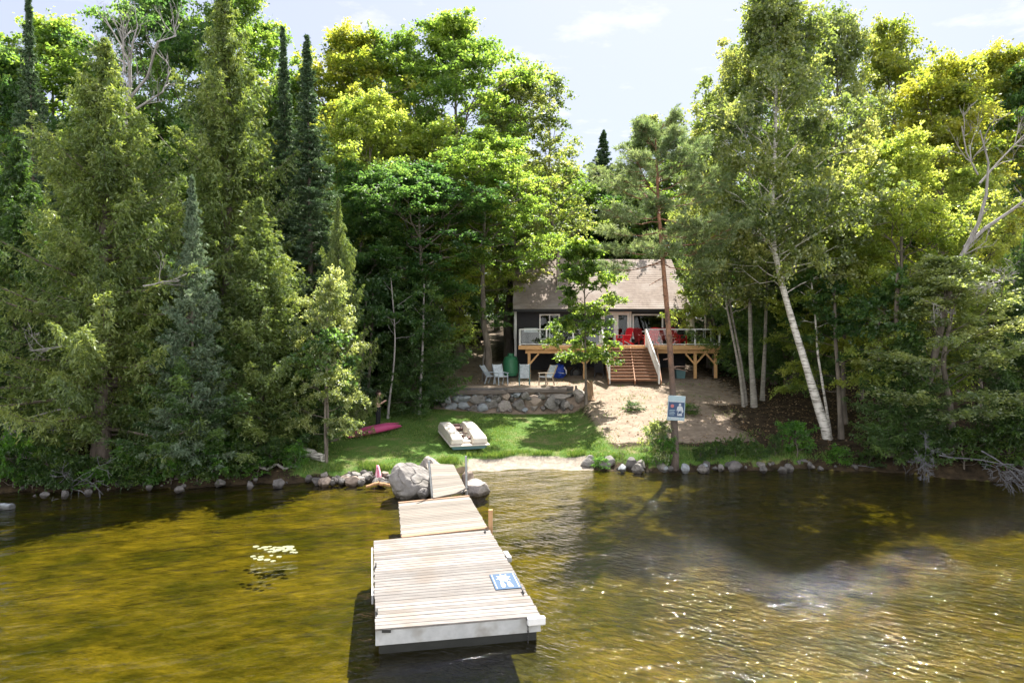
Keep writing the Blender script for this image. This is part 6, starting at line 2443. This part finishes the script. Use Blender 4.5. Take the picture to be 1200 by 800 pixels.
# the bare white tree in the upper left
Zd = 32.5
px_, py_ = 146, 135
p0 = Vector(W(px_, py_, Zd))
g0 = gz(p0.x, Zd)
rt = empty('dead_tree', (p0.x, Zd, g0), 0, 'bare white dead tree with spreading limbs above the cedars', 'dead tree')
trunk_part(rt, [(0.3, 0, -0.2), (0.1, 0, 5), (0, 0, p0.z - g0)], 0.22, 0.13, 'dead_wood')
k_ = Zd / FPX
for j, (pts, rr) in enumerate([([(146, 135), (156, 104), (153, 78), (140, 50), (124, 22)], 0.085), ([(152, 105), (158, 80), (168, 60), (172, 38)], 0.06), ([(150, 118), (175, 92), (200, 62), (208, 44), (208, 24)], 0.075),
                               ([(150, 134), (172, 122), (196, 112), (198, 80), (195, 66)], 0.065), ([(153, 78), (128, 64), (112, 55)], 0.04), ([(146, 84), (147, 50), (146, 30)], 0.045)]):
    mb = MB()
    rg = np.random.default_rng(300 + j)
    loc = [np.array([(px - px_) * k_, rg.normal(0, 0.25) * i, (p0.z - g0) - (py - py_) * k_]) for i, (px, py) in enumerate(pts)]
    mb.tube(loc, np.linspace(rr, 0.02, len(loc)), 7)
    for q in range(7):
        i = rg.integers(1, len(loc))
        f = rg.random()
        b = loc[i - 1] * (1 - f) + loc[i] * f
        branching(mb, rg, b, unit(loc[i] - loc[i - 1] + rg.normal(0, 0.6, 3) + np.array([0, 0, .3])), 1.1, 0.022, 2, 0.5, 0.3, (2, 3), 4, 0.6)
    mb.build('limb', M['dead_wood'], rt, smooth=True)
# the forked grey dead tree on the right
Zd = 25.6
px_, py_ = 1118, 318
p0 = Vector(W(px_, py_, Zd))
g0 = gz(p0.x, Zd)
rt = empty('dead_tree', (p0.x, Zd, g0), 0, 'forked grey dead tree leaning out of the right bank', 'dead tree')
trunk_part(rt, [(-1.2, 0.5, -0.2), (-0.6, 0.3, 3.5), (0, 0, p0.z - g0)], 0.14, 0.11, 'bark_grey')
k_ = Zd / FPX
for j, (pts, rr) in enumerate([([(1118, 318), (1130, 290), (1142, 262), (1148, 230), (1148, 195), (1136, 160)], 0.12), ([(1130, 290), (1152, 268), (1180, 248), (1206, 226), (1230, 190)], 0.1), ([(1148, 215), (1168, 190), (1195, 160)], 0.05),
                               ([(1146, 205), (1130, 180), (1122, 150)], 0.04)]):
    mb = MB()
    rg = np.random.default_rng(340 + j)
    loc = [np.array([(px - px_) * k_, -0.12 * i, (p0.z - g0) - (py - py_) * k_]) for i, (px, py) in enumerate(pts)]
    mb.tube(loc, np.linspace(rr * 0.8, 0.02, len(loc)), 8)
    for q in range(5):
        i = rg.integers(1, len(loc))
        b = loc[i] * 0.6 + loc[i - 1] * 0.4
        branching(mb, rg, b, unit(loc[i] - loc[i - 1] + rg.normal(0, 0.6, 3)), 1.0, 0.022, 2, 0.5, 0.2, (2, 3), 4, 0.6)
    mb.build('limb', M['dead_wood'], rt, smooth=True)

dead_tree('bare pale dead limbs sticking out of the left cedar low over the bank', 82, 478, 23.6, (-0.8, -0.5, -0.25), 2.1, 0.035, 5, 401, 0.6, 0.02, (3, 4), 'dead_branch', 'dead branch', shrink=0.66)
dead_tree('bare twiggy dead branch at the middle height of the broad olive cedar', 84, 405, 22.9, (-0.7, -0.6, 0.1), 1.1, 0.03, 3, 402, 0.6, 0.1, (2, 4), 'dead_branch', 'dead branch')
dead_tree('dead grey branch with pale twigs right of the broad cedar centre', 168, 335, 22.6, (0.9, -0.4, 0.1), 1.3, 0.03, 3, 403, 0.5, 0.1, (2, 4), 'dead_branch', 'dead branch')
dead_tree('tangle of bare twigs halfway up the right edge', 1172, 330, 23.6, (-0.6, -0.6, 0.0), 1.0, 0.035, 4, 404, 0.7, 0.05, (3, 4), 'dead_branch', 'dead branch')
dead_tree('spray of white twigs in front of the pale maple on the right bank', 1080, 350, 24.6, (0.5, -0.5, -0.2), 0.7, 0.025, 3, 405, 0.7, 0.0, (3, 4), 'dead_branch', 'dead branch')
dead_tree('fallen grey treetop spread in the water on the right bank', 1100, 533, 24.4, (0.75, -0.55, -0.05), 2.2, 0.03, 5, 406, 0.5, -0.06, (3, 4), 'fallen_branch', 'fallen branch', mat='twig_grey', shrink=0.62)
dead_tree('fallen twiggy limb left of the fallen grey treetop', 1085, 542, 24.8, (-0.5, -0.6, -0.1), 1.3, 0.025, 5, 407, 0.5, -0.12, (3, 4), 'fallen_branch', 'fallen branch', mat='twig_grey')
dead_tree('long fallen limb dipping into the lake at the right edge', 1150, 528, 24.0, (0.6, -0.5, -0.22), 2.2, 0.03, 4, 408, 0.5, 0.0, (2, 3), 'fallen_branch', 'fallen branch', mat='twig_grey')
dead_tree('low dead twigs along the right waterline below the grey trunks', 1005, 545, 26.0, (0.9, -0.3, -0.02), 1.4, 0.02, 4, 409, 0.5, 0.0, (2, 4), 'fallen_branch', 'fallen branch', mat='twig_grey')
dead_tree('dark fallen twigs along the left waterline by the cedar foot', 60, 568, 22.6, (0.9, -0.35, -0.02), 2.0, 0.025, 4, 410, 0.4, 0.0, (2, 4), 'fallen_branch', 'fallen branch', mat='twig_grey')

# ---- bushes
def bush(key, px, py, wpx, hpx, leaf, label, name='shrub', group=None):
    meshes, H0, R0 = PROTO[key]
    p = on_ground(px, py)
    k = p[1] / FPX
    rw = wpx * k / 2
    return plant_tree(name, meshes, (p[0], p[1], p[2] - 0.05), (px * 0.7) % 6.28, (rw / R0, rw / R0, hpx * k / H0), leaf, None, label, 'shrub', group)


bush('shrub_a', 769, 546, 36, 44, 'leaf_pale', 'pale flowering shrub beside the foot of the signed pine')
bush('shrub_a', 776, 548, 34, 32, 'leaf_shrub', 'fresh green shrub tucked in front of the pale flowering one')
bush('shrub_a', 934, 536, 44, 36, 'leaf_shrub', 'bright green shrub on the shaded right bank near the leaning birch')
bush('shrub_b', 908, 534, 22, 18, 'leaf_fern', 'small dull shrub left of the bright right bank shrub')
bush('shrub_b', 985, 545, 34, 16, 'leaf_shrub', 'mossy low shrub at the waterline right of the leaning birch')
bush('shrub_b', 1018, 546, 34, 14, 'leaf_fern', 'olive low shrub below the slender grey stem')
for i, (px, py, w_, h_) in enumerate([(838, 536, 30, 14), (862, 535, 34, 16), (884, 537, 30, 14), (820, 540, 22, 12)]):
    bush('shrub_b', px, py, w_, h_, 'leaf_fern', 'low weedy clump on the bank between the signed pine and the green shrub', 'weed_clump', 'weeds on the right bank')
for i, (px, py, w_, h_) in enumerate([(-8, 570, 60, 44), (15, 572, 60, 44), (38, 573, 50, 30), (76, 573, 50, 26), (112, 573, 40, 22), (140, 571, 46, 26), (168, 570, 50, 30), (200, 568, 50, 30), (232, 566, 46, 26), (268, 562, 50, 26), (302, 558, 44, 20), (58, 570, 56, 34), (95, 567, 44, 28), (152, 567, 50, 28), (185, 562, 56, 38), (215, 560, 50, 30), (250, 557, 54, 36), (285, 553, 52, 30), (318, 549, 46, 26), (345, 548, 36, 20)]):
    bush(('shrub_a', 'shrub_b')[i % 2], px, py, w_, h_, ('leaf_fern', 'leaf_shrub', 'leaf_fern')[i % 3], 'shaded leafy undergrowth bush on the left bank under the cedars', 'shrub', 'bushes along the left bank')
for i, (px, py, w_, h_) in enumerate([(1075, 548, 40, 30), (1130, 550, 60, 40), (1180, 552, 60, 44), (1215, 552, 60, 50)]):
    bush('shrub_a', px, py, w_, h_, 'leaf_fern', 'shaded leafy bush behind the fallen branches on the right bank', 'shrub', 'bushes along the right bank')
for i, (px, py, w_, h_) in enumerate([(508, 478, 24, 26), (478, 474, 30, 30), (500, 445, 30, 22), (520, 440, 26, 20)]):
    bush('shrub_b', px, py, w_, h_, 'leaf_fern', 'dim green bush in the shade around the garden steps', 'shrub', 'bushes by the garden steps')
bush('shrub_b', 742, 481, 28, 8, 'leaf_fern', 'low brownish scrub on the bare slope left of the notice board')
bush('shrub_b', 806, 486, 32, 10, 'leaf_fern', 'low dry scrub on the bare slope right of the notice board')
bush('shrub_b', 704, 548, 24, 10, 'leaf_shrub', 'grassy tuft clump between the beach rocks and the signed pine')

# ---- the wood behind: single trees in looser rows, none told apart in the photo
rng = random.Random(77)
rows = [(44, -70, 395, 15, 'l'), (53, -80, 470, 14, 'l'), (66, -90, 620, 14, 'l'), (48, 930, 1290, 10, 'r'), (58, 880, 1300, 11, 'r'), (72, 830, 1320, 10, 'r'), (84, 560, 860, 9, 'c')]
for Z, p0, p1, n, side in rows:
    for k in range(n):
        px = p0 + (p1 - p0) * (k + rng.random() * 0.8) / n
        key = rng.choice(['maple_a', 'maple_b', 'cedar_b', 'ash_a', 'cedar_c'])
        top = (rng.uniform(105, 205) if side == 'l' else rng.uniform(140, 240)) if side != 'c' else rng.uniform(214, 240)
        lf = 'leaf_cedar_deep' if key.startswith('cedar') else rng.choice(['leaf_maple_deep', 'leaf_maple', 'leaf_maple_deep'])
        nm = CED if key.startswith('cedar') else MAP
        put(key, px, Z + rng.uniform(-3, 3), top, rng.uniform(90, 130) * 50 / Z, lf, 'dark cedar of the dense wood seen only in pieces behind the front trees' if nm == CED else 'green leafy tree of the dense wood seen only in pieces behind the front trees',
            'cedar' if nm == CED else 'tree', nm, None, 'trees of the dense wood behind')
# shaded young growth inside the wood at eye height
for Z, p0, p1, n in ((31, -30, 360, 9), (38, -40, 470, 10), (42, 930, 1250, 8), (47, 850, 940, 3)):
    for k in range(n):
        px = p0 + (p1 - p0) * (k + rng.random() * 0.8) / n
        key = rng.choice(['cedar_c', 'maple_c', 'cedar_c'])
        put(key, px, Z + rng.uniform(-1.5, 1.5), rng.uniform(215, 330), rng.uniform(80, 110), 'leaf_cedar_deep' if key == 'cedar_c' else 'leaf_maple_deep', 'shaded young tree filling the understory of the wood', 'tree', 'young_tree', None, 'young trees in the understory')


# ------------------------------------------------------------------ grass
def blades(name, xs, ys, hgt, wid, rng, mat, label):
    n = len(xs)
    zs = ground(xs, ys)
    C = np.stack([xs, ys, zs - 0.01], 1)
    a = rng.random(n) * 2 * PI
    w_ = np.stack([np.cos(a), np.sin(a), np.zeros(n)], 1) * (wid * rng.uniform(0.6, 1.3, n))[:, None]
    h = hgt * rng.uniform(0.5, 1.4, n)
    tip = C + np.stack([rng.normal(0, 0.35, n) * h, rng.normal(0, 0.35, n) * h, h], 1)
    V = np.stack([C - w_, C + w_, tip], 1)
    tint = np.clip(0.5 + rng.normal(0, 0.2, n), 0, 1)
    me = quad_mesh(name, V, tint, M[mat])
    o = link(bpy.data.objects.new(name, me))
    return tag(o, label, 'grass', None, 'stuff')


rg = np.random.default_rng(500)
n = 160000
xs, ys = rg.uniform(-8.6, 13, n), rg.uniform(23.5, 35.5, n)
zl, zd, zs, zb = zones(xs, ys)
patch = np.array([noise.noise(Vector((a * 0.5, b * 0.5, 2))) for a, b in zip(xs, ys)])
keep = (rg.random(n) < np.clip(zl, 0, 1) * np.clip(0.85 + patch * 1.2, 0.1, 1)) & (ys - shore(xs) > np.where((xs > -2) & (xs < 3), 1.05, 0.25))
blades('lawn_grass', xs[keep], ys[keep], 0.06, 0.012, rg, 'grass', 'short patchy lawn grass between the beach and the stone wall')
n = 26000
xs = rg.uniform(-7.5, 12.5, n)
d = np.abs(rg.normal(0, 0.25, n)) + np.where((xs > -1.8) & (xs < 2.9), 1.05, 0.45)
ys = shore(xs) + d
patch = np.array([noise.noise(Vector((a * 1.3, b * 1.3, 4))) for a, b in zip(xs, ys)])
keep = rg.random(n) < np.where(xs > 3, 0.35, 0.9) * np.clip(0.6 + patch * 2.2, 0.03, 1)
blades('bank_grass', xs[keep], ys[keep], 0.125, 0.012, rg, 'grass', 'longer grass fringe along the top of the lake bank')
n = 5000
xs, ys = rg.uniform(3, 11, n), rg.uniform(28, 40, n)
patch = np.array([noise.noise(Vector((a * 0.6, b * 0.6, 9))) for a, b in zip(xs, ys)])
keep = patch > 0.22
blades('slope_grass', xs[keep], ys[keep], 0.1, 0.014, rg, 'grass', 'sparse tufts of grass on the bare dirt slope')


# leaf litter and twigs on the forest floor
n = 30000
xs, ys = rg.uniform(-20, 20, n), rg.uniform(23, 46, n)
zl, zd, zs, zb = zones(xs, ys)
keep = (ys - shore(xs) > 0.5) & (zl < 0.3) & (rg.random(n) > zd * 0.6) & ~((xs > 0) & (xs < 11) & (ys > 41))
xs, ys = xs[keep], ys[keep]
C = np.stack([xs, ys, ground(xs, ys) + 0.02], 1)
V = leaf_quads(C, rg.normal(0, 1, C.shape) * np.array([1, 1, 0.2]), np.array([0, 0, 1.0]) + rg.normal(0, 0.35, C.shape), rg.uniform(0.06, 0.14, len(C)), rg.uniform(0.04, 0.09, len(C)), rg)
M['litter'] = leaf_mat('litter', (0.1, 0.06, 0.03), (0.2, 0.13, 0.07), (0.36, 0.27, 0.17), tfac=0.1, gloss=0.03)
me = quad_mesh('leaf_litter', V, np.clip(rg.normal(0.5, 0.2, len(C)), 0, 1), M['litter'])
tag(link(bpy.data.objects.new('leaf_litter', me)), 'dry fallen leaves scattered over the forest floor and bare slope', 'leaf litter', None, 'stuff')
